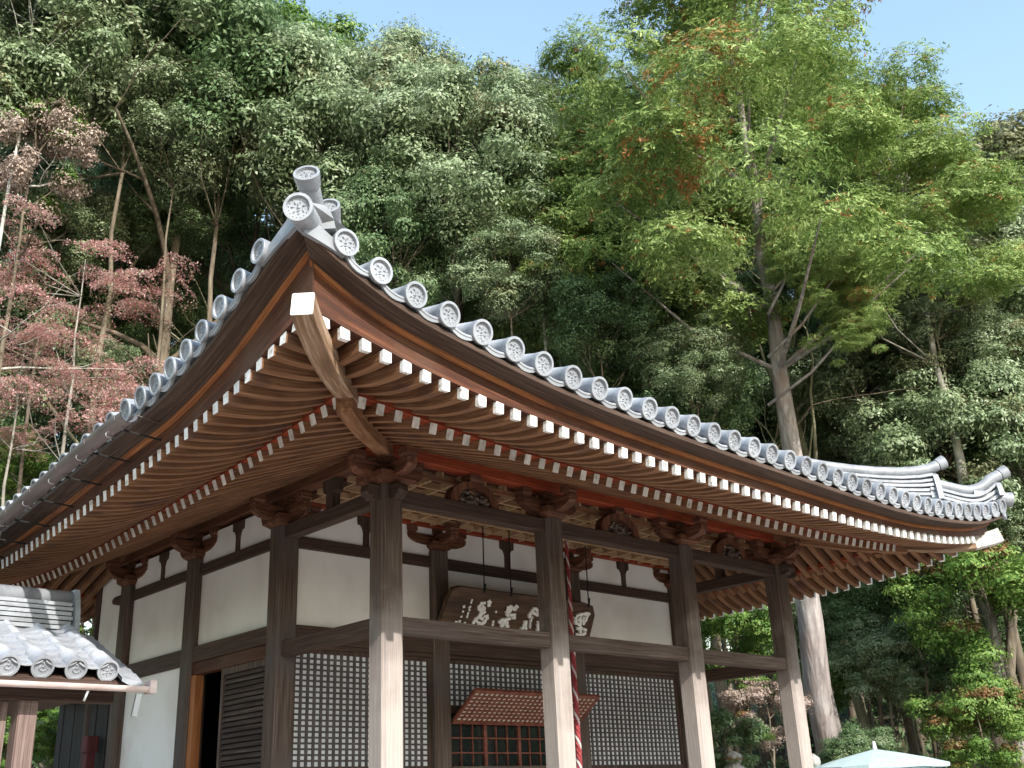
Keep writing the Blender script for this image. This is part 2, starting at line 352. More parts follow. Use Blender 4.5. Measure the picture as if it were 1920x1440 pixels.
for i, x in enumerate(PX):
    bracket(x, 0, 4.885, 5.228, [(Xd, 1, 1), (Yd, 1, 1)] if i in (0, 3) else [(Xd, 1, 1), (Yd, 1, .25)], W=.46 if i in (0, 3) else .38)
for x in FX[1:3]:
    bracket(x, 2.0, 4.865, 5.172, [(Xd, 1, 1), (Yd, .85, .2)], W=.34, L=.50)
bracket(0, 2.0, 4.865, 5.222, [(Xd, 1, 1), (Yd, 1, 1)], W=.40, L=.46); bracket(7.28, 2.0, 4.865, 5.222, [(Xd, 1, 1), (Yd, 1, 1)], W=.40, L=.46)
for x in (0, 7.28):
    for y in SY[1:]: bracket(x, y, 4.865, 5.222, [(Yd, 1, 1), (Xd, .85, .2) if x == 0 else (Xd, .2, .85)], W=.36, L=.48)
# struts with caps on the side tie beams of the porch
for x in (0, 7.28):
    prof = [(-.06, 4.878), (.06, 4.878), (.06, 5.05), (.12, 5.08), (.13, 5.222), (-.13, 5.222), (-.12, 5.08), (-.06, 5.05)]
    b = MB(); b.prism(prof, (x-.055, 1.0, 0), (0, 1, 0), (0, 0, 1), (1, 0, 0), .11); b.build('strut', DW('z'), H)
# frog-leg struts (kaerumata) with carving
for a, c in zip(PX[:-1], PX[1:]):
    m_ = (a+c)/2; R_ = .345; z0 = 4.878
    outl = []
    for k in range(13):
        t = math.pi*k/12; outl.append((R_*math.cos(t)*(1.06 if abs(math.cos(t)) > .8 else 1), z0+.27*math.sin(t)**.8 if 0 < k < 12 else z0))
    inn = [(.25*math.cos(t), z0+.195*math.sin(t)) for t in [math.pi-math.pi*k/12 for k in range(13)]]
    b = MB()
    for k in range(12):
        p, q = outl[k], outl[k+1]; r_, s_ = inn[12-k-1], inn[12-k]
        b.prism([p, q, r_, s_], (m_, -.06, 0), (1, 0, 0), (0, 0, 1), (0, 1, 0), .12)
    g = b.build('frog_leg_strut', BR('z'), H)
    b = MB(); block(b, (m_, 0), .17, z0+.265, 5.226); b.build('small_block', BR('x'), g)
    b = MB(); random.seed(int(a*10)+3)
    b.box((m_-.235, -.005, z0+.002), (m_+.235, .02, z0+.13))
    for k in range(46):
        t = random.uniform(0, math.pi); r0 = random.uniform(.02, .92)
        cx, cz = m_+.235*r0*math.cos(t), z0+.012+.165*r0*math.sin(t); rr = random.uniform(.016, .034)
        q = random.uniform(0, 6.28); L_ = rr*random.uniform(.8, 2.2)
        b.tube([(cx-L_*math.cos(q), -.03, cz-L_*math.sin(q)*.6), (cx, -.03-rr*.9, cz), (cx+L_*math.cos(q), -.03, cz+L_*math.sin(q)*.6)], [rr*.3, rr, rr*.3], 5)
    b.build('carving', mat('carved_wood', [(.035, .025, .022), (.09, .062, .05), (.22, .16, .12)], scale=(30, 30, 30), rough=.7), g)
# latticed ceiling of the porch
cl = bpy.data.objects.new('lattice_ceiling', None); link(cl, H)
LATW = wood('ceiling_lattice_wood', [(.26, .15, .08), (.42, .27, .15), (.52, .36, .22)], 'x')
b = MB(); b.box((.09, .09, 5.262), (7.19, 1.91, 5.275)); b.build('ceiling_board', wood('ceiling_board_wood', [(.05, .012, .008), (.09, .022, .012), (.13, .04, .02)], 'x'), cl)
for k in range(22):
    b = MB(); x = .22+k*.325; b.box((x-.015, .09, 5.185), (x+.015, 1.91, 5.261)); b.build('lattice_bar', LATW, cl)
for k in range(6):
    b = MB(); y = .24+k*.305; b.box((.09, y-.015, 5.180), (7.19, y+.015, 5.260)); b.build('lattice_bar', LATW, cl)
b = MB(); b.box((.08, -.01+.09, 5.12), (7.2, .085+.045, 5.172)); b.build('ceiling_trim', RW('x'), cl)
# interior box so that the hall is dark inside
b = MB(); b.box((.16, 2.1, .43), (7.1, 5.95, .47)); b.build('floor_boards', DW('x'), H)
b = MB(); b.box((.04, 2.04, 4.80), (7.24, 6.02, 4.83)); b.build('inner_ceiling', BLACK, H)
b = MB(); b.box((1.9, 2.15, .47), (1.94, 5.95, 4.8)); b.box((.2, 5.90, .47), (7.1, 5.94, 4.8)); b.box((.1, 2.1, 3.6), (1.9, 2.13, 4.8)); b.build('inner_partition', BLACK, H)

# ---- front lower wall: lattice shutters on paper
LATD = mat('dark_lattice', [(.045, .036, .036), (.08, .066, .064), (.12, .10, .096)], scale=(12, 12, 12), rough=.6)
def lattice(name, x0, x1, z0, z1, y, px=.0925, pz=.062, bw=.034, bz=.022, fr=.045, mb_=LATD, mp_=PAPER, parent=H):
    g = bpy.data.objects.new(name, None); link(g, parent)
    b = MB(); b.box((x0, y-.025, z0), (x0+fr, y+.03, z1)); b.box((x1-fr, y-.025, z0), (x1, y+.03, z1))
    b.box((x0+fr, y-.024, z0), (x1-fr, y+.03, z0+fr)); b.box((x0+fr, y-.024, z1-fr), (x1-fr, y+.03, z1)); b.build('panel_frame', DW('z'), g)
    b = MB(); xa, xb, za, zb = x0+fr, x1-fr, z0+fr, z1-fr
    nx = max(2, round((xb-xa)/px)); nz = max(2, round((zb-za)/pz))
    for k in range(1, nx): x = xa+(xb-xa)*k/nx; b.box((x-bw/2, y-.004, za), (x+bw/2, y+.012, zb))
    for k in range(1, nz): z = za+(zb-za)*k/nz; b.box((xa, y-.001, z-bz/2), (xb, y+.010, z+bz/2))
    tag(b.build('lattice_bars', mb_, g), kind='stuff')
    b = MB(); b.box((xa, y+.014, za), (xb, y+.024, zb)); b.build('paper_backing', mp_, g)
    return g
for i in range(3):
    a, c = FX[i]+hw, FX[i+1]-hw
    beamx(a, c, 1.99, 3.475, 3.525, .13, 'lintel', DW('x'))
    if i != 1: lattice('upper_lattice_shutter', a+.004, c-.004, 2.13, 3.472, 1.98)
    beamx(a, c, 1.985, 2.05, 2.128, .12, 'middle_rail', DW('x'))
    lattice('lower_lattice_shutter', a+.004, c-.004, .60, 2.047, 1.98)
    beamx(a, c, 1.985, .43, .598, .14, 'sill_beam', DW('x'))
# centre bay: fixed lattice above, raised red lattice awning, glazed sashes below
a, c = FX[1]+hw, FX[2]-hw
lattice('upper_lattice_shutter', a+.004, c-.004, 2.86, 3.472, 1.98)
beamx(a, c, 1.985, 2.80, 2.857, .12, 'middle_rail', DW('x'))
REDL = [(.10, .028, .016), (.18, .055, .034), (.25, .095, .06)]
RL = mat('red_brown_lacquered_wood', REDL, scale=(14, 14, 14), rough=.5)
aw = thing('lattice_awning', 'red-brown lattice shutter propped open like an awning over the middle window', 'lattice shutter', (0, 0, 0))
p0 = Vector((2.47, 1.90, 2.705)); ex = Vector((2.30, 0, 0)); ey = Vector((0, -.42, .325)); en = Vector((1, 0, 0)).cross(ey.normalized())
def pl(b, u0, u1, v0, v1, n0, n1): # box in awning plane (metres along)
    X = ex.normalized(); Yv = ey.normalized(); q = [p0+X*u+Yv*v+en*n for n in (n0, n1) for u, v in ((u0, v0), (u1, v0), (u1, v1), (u0, v1))]
    b.add(q, [(0, 3, 2, 1), (4, 5, 6, 7), (0, 1, 5, 4), (1, 2, 6, 5), (2, 3, 7, 6), (3, 0, 4, 7)])
LX, LY = ex.length, ey.length
b = MB(); pl(b, 0, LX, -.03, .02, -.02, .02); pl(b, 0, LX, LY-.02, LY+.035, -.02, .02); pl(b, 0, .04, .02, LY-.02, -.019, .019); pl(b, LX-.04, LX, .02, LY-.02, -.019, .019)
b.build('awning_frame', RL, aw)
b = MB()
for k in range(1, 26): u = .04+(LX-.08)*k/26; pl(b, u-.012, u+.012, .02, LY-.02, .002, .014)
for k in range(1, 8): v = .02+(LY-.04)*k/8; pl(b, .04, LX-.04, v-.012, v+.012, .004, .016)
tag(b.build('awning_bars', RL, aw), kind='stuff')
b = MB(); pl(b, .04, LX-.04, .02, LY-.02, -.006, .0); b.build('awning_backing', mat('aged_paper', [(.55, .50, .40), (.70, .66, .56)], rough=.9), aw)
gw = bpy.data.objects.new('glazed_window', None); link(gw, H)
b = MB(); b.box((a+.005, 2.0, 2.135), (c-.005, 2.012, 2.795)); b.build('window_glass', GLASSD, gw)
b = MB()
x = a+.01; k = 0
while x < c-.02:
    wd = .05 if k % 3 == 0 else .014
    b.box((x, 1.965 if wd > .02 else 1.975, 2.135), (x+wd, 1.998, 2.795)); x += (.195 if k % 3 else .215); k += 1
for z in (2.155, 2.33, 2.51, 2.70): b.box((a+.01, 1.972, z-.009), (c-.01, 1.997, z+.009))
b.build('window_muntins', RL, gw)
b = MB(); b.box((a, 1.88, 2.127), (c, 1.96, 2.165)); b.build('window_sill', PW('x'), gw)

# ---- left side lower wall
y1, y2, y3 = SY
beamy(-.02, y1+hw, y2-hw, 3.37, 3.524, .12, 'lintel', OR('y'))
ld = bpy.data.objects.new('louvred_sliding_door', None); link(ld, H)
ya, yb = y1+hw+.005, 3.20
b = MB()
b.box((-.075, ya, .6), (-.035, ya+.05, 3.365)); b.box((-.075, yb-.05, .6), (-.035, yb, 3.365)); b.box((-.074, ya+.05, .6), (-.035, yb-.05, .68)); b.box((-.074, ya+.05, 3.29), (-.035, yb-.05, 3.365)); b.build('door_frame', PW('z'), ld)
z = .70
LOUV = PW('y')
while z < 3.28:
    b = MB(); b.add([(-.072, ya+.052, z), (-.072, yb-.052, z), (-.040, yb-.052, z+.042), (-.040, ya+.052, z+.042), (-.060, ya+.052, z-.006), (-.060, yb-.052, z-.006), (-.034, yb-.052, z+.036), (-.034, ya+.052, z+.036)],
                   [(0, 1, 2, 3), (7, 6, 5, 4), (0, 4, 5, 1), (1, 5, 6, 2), (2, 6, 7, 3), (3, 7, 4, 0)])
    b.build('slat', LOUV, ld); z += .062
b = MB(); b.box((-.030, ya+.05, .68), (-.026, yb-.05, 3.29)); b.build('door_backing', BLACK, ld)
b = MB(); b.box((-.09, y2-hw-.12, .5), (.02, y2-hw-.004, 3.366)); b.build('door_jamb', mat('new_orange_timber', [(.20, .07, .022), (.30, .11, .035), (.38, .16, .06)], scale=(20, 20, 1.5), rough=.6), H)
beamy(0, y1+hw, y2-hw, .43, .50, .14, 'sill_beam', DW('y'))
b = MB(); b.box((-.03, y2+hw-.01, .55), (.03, y3-hw+.01, 3.524)); b.build('plaster_panel', PLASTER, H)
b = MB(); b.box((7.25, y1+hw, .55), (7.31, y3-hw, 3.524)); b.build('plaster_panel', PLASTER, H)
b = MB(); b.box((.1, 6.03, .55), (7.2, 6.09, 3.524)); b.build('plaster_panel', PLASTER, H)
# rear annex: white wall above, dark boards below
b = MB(); b.box((.05, 6.20, 3.62), (.11, 7.25, 5.15)); b.build('plaster_panel', PLASTER, H)
post(.08, 7.32, .42, 5.2, .15, 'wall_post', DW('z'))
for k in range(11):
    b = MB(); y = 6.2+k*.2; b.box((.03+(k % 2)*.008, y, .42), (.055+(k % 2)*.008, y+.192, 3.50)); b.build('wall_board', mat('black_stained_board', [(.018, .015, .014), (.04, .033, .03)], scale=(16, 16, 1), rough=.8), H)
b = MB(); b.sweep([(.08, 6.2, 3.60), (-.22, 6.2, 3.46)], .03, .03); b = MB()
b.add([(.06, 6.2, 3.62), (-.30, 6.2, 3.50), (-.30, 8.4, 3.50), (.06, 8.4, 3.62), (.06, 6.2, 3.58), (-.30, 6.2, 3.47), (-.30, 8.4, 3.47), (.06, 8.4, 3.58)], [(0, 1, 2, 3), (7, 6, 5, 4), (0, 4, 5, 1), (1, 5, 6, 2), (2, 6, 7, 3)]); b.build('annex_pent_roof', RW('y'), H)

# ------------------------------------------------------------------ eaves: measured curves of each side
T = lambda s: [q[0] for q in s]
dF = [(-3.1, 6.06), (-2.84, 5.90), (-2.51, 5.73), (-2.18, 5.59), (-1.83, 5.49), (-1.48, 5.425), (-1.12, 5.365), (-.75, 5.31), (-.4, 5.26), (0, 5.22), (.67, 5.18), (1.37, 5.145), (2.04, 5.12), (3.08, 5.10), (4.09, 5.08), (5.06, 5.06), (6.01, 5.06), (6.61, 5.075), (7.21, 5.12), (7.81, 5.18), (8.11, 5.22), (8.4, 5.265), (8.74, 5.35), (9.09, 5.45), (9.4, 5.58)]
dL = [(-3.1, 6.22), (-2.84, 6.02), (-2.55, 5.90), (-2.25, 5.77), (-1.95, 5.63), (-1.67, 5.50), (-1.39, 5.385), (-1.13, 5.30), (-.85, 5.23), (-.6, 5.175), (-.32, 5.13), (0, 5.10), (.55, 5.045), (1.05, 4.985), (1.55, 4.925), (2.01, 4.875), (2.49, 4.83), (2.9, 4.79), (4.5, 4.74), (6, 4.80), (7.2, 5.0), (8.2, 5.3), (8.9, 5.6), (9.2, 5.75)]
fF = [(-2.9, 5.27), (-2.6, 5.19), (-2.31, 5.125), (-1.9, 5.035), (-1.5, 4.965), (-1.08, 4.91), (-.5, 4.855), (0, 4.825), (.75, 4.785), (1.54, 4.76), (2.31, 4.74), (4, 4.715), (5.27, 4.71), (6.04, 4.72), (6.66, 4.745), (7.48, 4.80), (8.03, 4.865), (8.4, 4.92), (9.0, 5.04)]
fL = [(-2.9, 5.32), (-2.5, 5.20), (-2.2, 5.12), (-1.85, 5.01), (-1.51, 4.92), (-1.34, 4.88), (-.8, 4.775), (-.21, 4.70), (.24, 4.645), (.82, 4.59), (1.67, 4.52), (2.59, 4.46), (3.2, 4.42), (4.5, 4.40), (6, 4.5), (7.5, 4.75), (8.9, 5.15)]
jF = [(-1.9, 5.07), (-1.27, 5.01), (-.87, 4.975), (-.46, 4.94), (0, 4.912), (.56, 4.885), (1.36, 4.865), (3.34, 4.84), (5.27, 4.84), (6.28, 4.85), (7.33, 4.89), (7.87, 4.92), (8.3, 4.97)]
jL = [(-1.9, 5.06), (-1.35, 4.965), (-.8, 4.90), (-.2, 4.83), (.53, 4.76), (1.18, 4.725), (1.78, 4.69), (2.52, 4.65), (3.1, 4.615), (4.55, 4.585), (6, 4.65), (7.5, 4.85), (8.3, 5.0)]
fR = [(-2.9, 5.10), (-2.3, 4.93), (-1.7, 4.83), (-1.31, 4.785), (-.76, 4.73), (-.26, 4.70), (.5, 4.67), (2.67, 4.655), (5, 4.68), (7, 4.8), (8.9, 5.1)]
def tab(s, sig=.22): return smoothtab([q[0] for q in s], [q[1] for q in s], s[0][0], s[-1][0], sig)
ZdF, ZdL, ZfF, ZfL, ZjF, ZjL, ZfR = tab(dF, .16), tab(dL, .16), tab(fF), tab(fL), tab(jF), tab(jL), tab(fR)
ZdR = lambda y: ZfR(y)+.36+.10*max(0, (abs(y-3)-4.2)/1.7)**2
ZdB = ZdL
# each side: a frame that maps (s along the eave, q outwards from the purlin line, z)
class Side: pass
def side(nm, f, q_eave, q_fly, q_ji, zd, zf, zj, s0, s1, ps0, ps1, dirv):
    o = Side(); o.nm = nm; o.f = f; o.qe = q_eave; o.qf = q_fly; o.qj = q_ji; o.zd = zd; o.zf = zf; o.zj = zj; o.s0 = s0; o.s1 = s1; o.p0 = ps0; o.p1 = ps1; o.out = dirv
    return o
SF = side('front', lambda s, q, z: (s, -q, z), 2.80, 2.55, 1.60, ZdF, ZfF, ZjF, X0, X1, 0, 7.28, 'y')
SL = side('left', lambda s, q, z: (-q, s, z), 2.90, 2.65, 1.70, ZdL, ZfL, ZjL, Y0, Y1, 0, 6.06, 'x')
SR = side('right', lambda s, q, z: (7.28+q, s, z), 1.90, 1.67, .95, ZdR, ZfR, lambda y: ZfR(y)+.16, Y0, Y1, 0, 6.06, 'x')
SB = side('rear', lambda s, q, z: (s, 6.06+q, z), 2.84, 2.60, 1.65, ZdF, ZfF, ZjF, X0, X1, 0, 7.28, 'y')
ZP = 5.39                                            # underside of rafters over the purlin
def zji(S_, s, q):                                   # centre height of base rafter at offset q
    zc = ZP+.048
    return S_.zj(s)+(zc-S_.zj(s))*(S_.qj-q)/S_.qj
def zfl(S_, s, q):                                   # centre of flying rafter, slightly curved
    a = S_.zj(s)+.155; q0 = S_.qj-.05; t = (q-q0)/(S_.qf-q0); e = S_.zf(s)
    return a+(e-a)*t-.055*math.sin(math.pi*max(0, min(1, t)))*(1 if t > 0 else 0)
WR, HR, WF, HF = .084, .104, .086, .102
roofg = bpy.data.objects.new('roof', None); link(roofg, H)
def sgap(S_, s, q):
    # inner limit of a rafter near a hip: the hip line runs 45 degrees from the purlin corner
    if s < S_.p0: return (S_.p0-s)*(S_.qe/(S_.p0-S_.s0))
    if s > S_.p1: return (s-S_.p1)*(S_.qe/(S_.s1-S_.p1))
    return -99
def rafters(S_, ss_f, ss_j):
    ax = S_.out
    for s in ss_f:
        qi = max(S_.qj-.12, sgap(S_, s, 0)+.05)
        if qi > S_.qf-.03: continue
        qs = [qi+(S_.qf-.045-qi)*k/6 for k in range(7)]+[S_.qf]
        path = [S_.f(s, q, zfl(S_, s, q)) for q in qs]
        wk = .80 if S_ is SL and s > -1 else 1.0
        b = MB(); b.sweep(path, WF*wk, HF, .004)
        n_ = len(b.m); b.m[-1] = 1
        if S_ is not SL:
            for k in range(n_-10, n_-2): b.m[k] = 1
        bb = [S_.f(s, qi+(S_.qf-.06-qi)*k/6, zfl(S_, s, qi+(S_.qf-.06-qi)*k/6)+.062) for k in range(7)]; b.sweep(bb, WF*wk-.004, .034)
        b.build('flying_rafter', [RW(ax), WHITEPAINT], H)
    for s in ss_j:
        qi = max(-1.0 if S_ is not SF else -.6, sgap(S_, s, 0)+.05)
        if S_ is SR and qi < -.6: qi = -.6
        if qi > S_.qj-.03: continue
        qs = [qi+(S_.qj-qi)*k/3 for k in range(4)]
        b = MB(); b.sweep([S_.f(s, q, zji(S_, s, q)) for q in qs], WR*(.82 if S_ is SL and s > -1 else 1), HR, .004); b.m[-1] = 1; b.sweep([S_.f(s, q, zji(S_, s, q)+.066) for q in [qi+(S_.qj-.05-qi)*k/3 for k in range(4)]], WR*(.82 if S_ is SL and s > -1 else 1)-.004, .036)
        b.build('base_rafter', [RW(ax), OLDPAINT], H)
fx = [-2.31]
while fx[-1] < 8.45: fx.append(fx[-1]+(.2035 if fx[-1] < 2 else .1965 if fx[-1] < 5 else .188))
fx = [-2.5]+fx
jx = [-1.47]
while jx[-1] < 7.85: jx.append(jx[-1]+.2035*(1 if jx[-1] < 2 else .965 if jx[-1] < 5 else .93))
rafters(SF, fx, jx)
fy = [-2.37]
while fy[-1] < 8.2: fy.append(fy[-1]+max(.135, .1745-.0065*(fy[-1]+2.2)) if fy[-1] < 4 else fy[-1]+.19)
jy = [-1.53]
while jy[-1] < 7.4: jy.append(jy[-1]+(.178 if jy[-1] < 0 else .165 if jy[-1] < 3 else .17))
rafters(SL, fy, jy)
ry = [-2.45+.2035*k for k in range(54)]
rafters(SR, ry, ry[4:-4])
rafters(SB, fx[::1], jx)
# long curved eave timbers and boards
def run(S_, q0, q1, zf0, n=70, s_in=0.0):
    pass
def strip(S_, name, m, qo, qi, zt, zb, parent=H, n=80, ext=0.0, cols=None):
    # a bar along the eave: outer face at qo(s), inner at qi; zt, zb functions of s; mitred at the hips
    b = MB(); gg = []
    def lim(q): # ends on the hips
        return S_.p0-(q/S_.qe)*(S_.p0-S_.s0), S_.p1+(q/S_.qe)*(S_.s1-S_.p1)
    rows = []
    for k in range(n+1):
        r = []
        for q, zz in ((qo, zb), (qo, zt), (qi, zt), (qi, zb)):
            lo, hi = lim(q); s = lo+(hi-lo)*k/n
            r.append(S_.f(s, q, zz(s))); gg.append((q+b.off, (.1 if zz is zt else 0)+b.off, s+b.off))
        gg.append(gg[-4]); rows.append(r+[r[0]])
    b.grid(rows, smooth=False, flip=(S_ is not SF)); b.g = gg
    i0 = len(b.v)-5
    b.f.append((0, 1, 2, 3)); b.m.append(0); b.sm.append(False); b.f.append((i0+3, i0+2, i0+1, i0)); b.m.append(0); b.sm.append(False)
    return b.build(name, m, parent)
for S_ in (SF, SL, SR, SB):
    zf, zj, zd = S_.zf, S_.zj, S_.zd
    ax = 'x' if S_ in (SF, SB) else 'y'
    # kioi: red bar on the ends of the base rafters
    strip(S_, 'eave_bar', RD(ax), S_.qj+.014, S_.qj-.12, lambda s: zj(s)+.110, lambda s: zj(s)+.0525)
    # kayaoi on the flying rafters, swelling towards the corners
    top = (lambda zd: (lambda s: zd(s)-.223))(zd); bot = (lambda zf: (lambda s: zf(s)+.046))(zf)
    strip(S_, 'eave_fascia', OR(ax), S_.qf+.005, S_.qf-.15, top, bot)
    strip(S_, 'eave_fascia_lip', wood('orange_lip_wood', [(.14, .05, .02), (.34, .125, .045), (.45, .21, .09)], ax, .6, big=(1.4, (.12, .05, .03), .5, .72)), S_.qf+.040, S_.qf-.05, (lambda zd: (lambda s: zd(s)-.183))(zd), (lambda zd: (lambda s: zd(s)-.222))(zd))
    # urago board under the tiles
    def ur(S_=S_, zd=zd):
        b = MB(); rows = []; n = 80; gg = []
        for k in range(n+1):
            r = []
            for q, dz in ((S_.qe-.02, -.165), (S_.qe-.02, -.120), (S_.qf-.2, -.10), (S_.qf-.2, -.185), (S_.qf+.046, -.1825)):
                lo, hi = S_.p0-(q/S_.qe)*(S_.p0-S_.s0), S_.p1+(q/S_.qe)*(S_.s1-S_.p1); s = lo+(hi-lo)*k/n
                r.append(S_.f(s, q, zd(s)+dz)); gg.append((q+b.off, dz+b.off, s+b.off))
            gg.append(gg[-5]); rows.append(r+[r[0]])
        b.grid(rows, smooth=False, flip=(S_ is not SF)); b.g = gg; b.build('eave_board', UR(ax), H)
    ur()
    # soffit boards above the rafters
    def soff(q0, q1, zf_, nm, S_=S_):
        b = MB(); n = 70; rows = []; L_ = .018
        for k in range(n+1):
            r = []
            for j in range(6):
                q = q0+(q1-q0)*j/5; qq = max(q, 0)
                lo, hi = S_.p0-(qq/S_.qe)*(S_.p0-S_.s0), S_.p1+(qq/S_.qe)*(S_.s1-S_.p1); s = lo+(hi-lo)*k/n
                r.append(S_.f(s, q, zf_(S_, s, q)))
            rows.append(r)
        b.grid(rows, flip=(S_ is SF)); b.build(nm, SOF, H)
    SOF = wood('soffit_gap_shade', [(.016, .008, .006), (.034, .016, .010), (.06, .03, .02)], ax, .85)  # boards darkened to paint in the shade between the rafters
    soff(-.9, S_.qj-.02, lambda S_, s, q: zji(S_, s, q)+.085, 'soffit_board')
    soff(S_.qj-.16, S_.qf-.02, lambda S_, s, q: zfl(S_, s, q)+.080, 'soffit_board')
# hip rafters (front left and front right): upper with a white end, lower beneath it
def hip(c, dr, zc, L1, zoff, label, up2=0.0, wrap=False):
    cx, cy = c; d = Vector((dr[0], dr[1], 0)).normalized()
    q = [(4.06, zc+.0), (3.9, zc-.035), (3.6, zc-.075), (3.2, zc-.085), (2.75, zc-.045), (2.3, zc+.01), (1.9, zc+.05)]
    path = [(cx+d.x*a*L1, cy+d.y*a*L1, z+zoff) for a, z in q][::-1]
    b = MB(); b.sweep(path, .165, .20, .008); b.m[-1] = 1
    if wrap:
        for k in range(len(b.m)-18, len(b.m)-2): b.m[k] = 1
    o = b.build('hip_rafter', [wood('hip_rafter_wood', [(.11, .06, .035), (.22, .13, .075), (.42, .32, .23)], 'z', k=9), WHITEPAINT], H)
    q = [(2.42, zc-.135), (2.0, zc-.10), (1.4, zc-.02), (.8, zc+.09), (0.1, zc+.22), (-.6, zc+.35)]
    path = [(cx+d.x*a*L1, cy+d.y*a*L1, z+zoff+up2) for a, z in q][::-1]
    b = MB(); b.sweep(path, .150, .20-up2, .008); b.build('hip_rafter', [wood('lower_hip_wood', RAFT, 'z', k=9)], H)
hip((0, 0), (-1, -.985), 5.09, 1.0, 0, '')
hip((7.28, 0), (.565, -.833), 5.05, .80, 0, '', .06, True)
# ------------------------------------------------------------------ roof surface
APX = (3.15, 3.05, 8.35)
def rise(d): return .40*d+.022*d*d
def roofz(S_, s, d):                                 # height of tile bed, d metres in from the eave
    L_ = 5.88; s_ = s
    base = S_.zd(s)-.10; mid = S_.zd(3.3)-.10
    return mid+(base-mid)*math.exp(-d/2.0)+rise(d)
def roofpt(S_, s, d):
    return S_.f(s, S_.qe-d, roofz(S_, s, d))
for S_ in (SF, SL, SR, SB):
    b = MB(); n = 60; rows = []
    D_ = S_.qe+3.1 if S_ is not SR else S_.qe+4.1
    for k in range(n+1):
        r = []
        for j in range(13):
            d = .06+(D_-.06)*j/12; t = d/D_
            lo = S_.s0+t*((S_.s0+S_.s1)/2-S_.s0); hi = S_.s1-t*(S_.s1-(S_.s0+S_.s1)/2); s = lo+(hi-lo)*k/n
            r.append(S_.f(s, S_.qe-d, roofz(S_, S_.s0+(S_.s1-S_.s0)*k/n*(1-t)+t*3.1 if False else s, d)-.01))
        rows.append(r)
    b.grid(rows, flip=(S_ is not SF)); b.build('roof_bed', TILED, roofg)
# tiles: eave tile with crested disc (axis +y into the roof, disc faces -y)
def crest(b, R0, style, seed=1, y=0.0):
    random.seed(seed)
    def ring(r0, r1, y0, y1, n=24):
        k = len(b.v)
        for i in range(n):
            t = 2*math.pi*i/n; b.v.append((r0*math.cos(t), y0, r0*math.sin(t)))
        for i in range(n):
            t = 2*math.pi*i/n; b.v.append((r1*math.cos(t), y1, r1*math.sin(t)))
        for i in range(n): b.f.append((k+i, k+(i+1) % n, k+n+(i+1) % n, k+n+i)); b.m.append(0); b.sm.append(False)
    # rim front, rim inner wall, recessed face
    ring(R0, R0*.985, y+.004, y-.0); ring(R0*.985, R0*.80, y, y); ring(R0*.80, R0*.77, y, y+.026)
    k = len(b.v); n = 24; b.v.append((0, y+.026, 0))
    for i in range(n): t = 2*math.pi*i/n; b.v.append((R0*.77*math.cos(t), y+.026, R0*.77*math.sin(t)))
    for i in range(n): b.f.append((k, k+1+i, k+1+(i+1) % n)); b.m.append(0); b.sm.append(False)
    def blob(x, z, rx, rz, h, a=0):
        k = len(b.v); c_, s_ = math.cos(a), math.sin(a); b.v.append((x, y+.026-h, z)); m = 6
        for i in range(m):
            t = 2*math.pi*i/m; p, q = rx*math.cos(t), rz*math.sin(t); b.v.append((x+p*c_-q*s_, y+.0255, z+p*s_+q*c_))
        for i in range(m): b.f.append((k, k+1+i, k+1+(i+1) % m)); b.m.append(0); b.sm.append(False)
    if style == 'flower':
        for i in range(16): t = 2*math.pi*(i+.5)/16; blob(R0*.66*math.cos(t), R0*.66*math.sin(t), R0*.06, R0*.06, .010)
        for i in range(7):
            t = 2*math.pi*i/7+.3; blob(R0*.40*math.cos(t), R0*.40*math.sin(t), R0*.17, R0*.07, .014, t+random.uniform(-.6, .6))
        blob(0, 0, R0*.16, R0*.12, .016, .5); blob(0, R0*.22, R0*.05, R0*.16, .014, .3); blob(-.02*0, -R0*.22, R0*.15, R0*.05, .014, .2)
    else:                                            # tomoe: two commas
        for w in (0, math.pi):
            for i in range(9):
                u = i/8; t = w+u*3.3; r = R0*(.14+.44*u); blob(r*math.cos(t), r*math.sin(t), R0*.15*(1-u*.62), R0*.15*(1-u*.62), .014)
def eave_tile(R0=.112, Rb=.088, L_=.36, style='flower', neck=True):
    b = MB(); crest(b, R0, style)
    n = 24
    def ring(y, r, zc, last):
        k = len(b.v)
        for i in range(n): t = 2*math.pi*i/n; b.v.append((r*math.cos(t), y, zc+r*math.sin(t)))
        if last is not None:
            for i in range(n): b.f.append((last+i, last+(i+1) % n, k+(i+1) % n, k+i)[::-1]); b.m.append(0); b.sm.append(True)
        return k
    k = ring(.004, R0, 0, None)
    prof = [(.035, R0*.98, 0), (.06, R0*.90, .008), (.10, Rb, .016), (L_, Rb*.97, .02)] if neck else [(.05, R0*.99, 0), (.09, R0*.96, 0), (L_, R0*.95, 0)]
    for y, r, zc in prof: k = ring(y, r, zc, k)
    b.f.append(tuple(k+i for i in range(n))); b.m.append(0); b.sm.append(False)
    return b.mesh('eave_tile', TILE)
ETM = eave_tile()
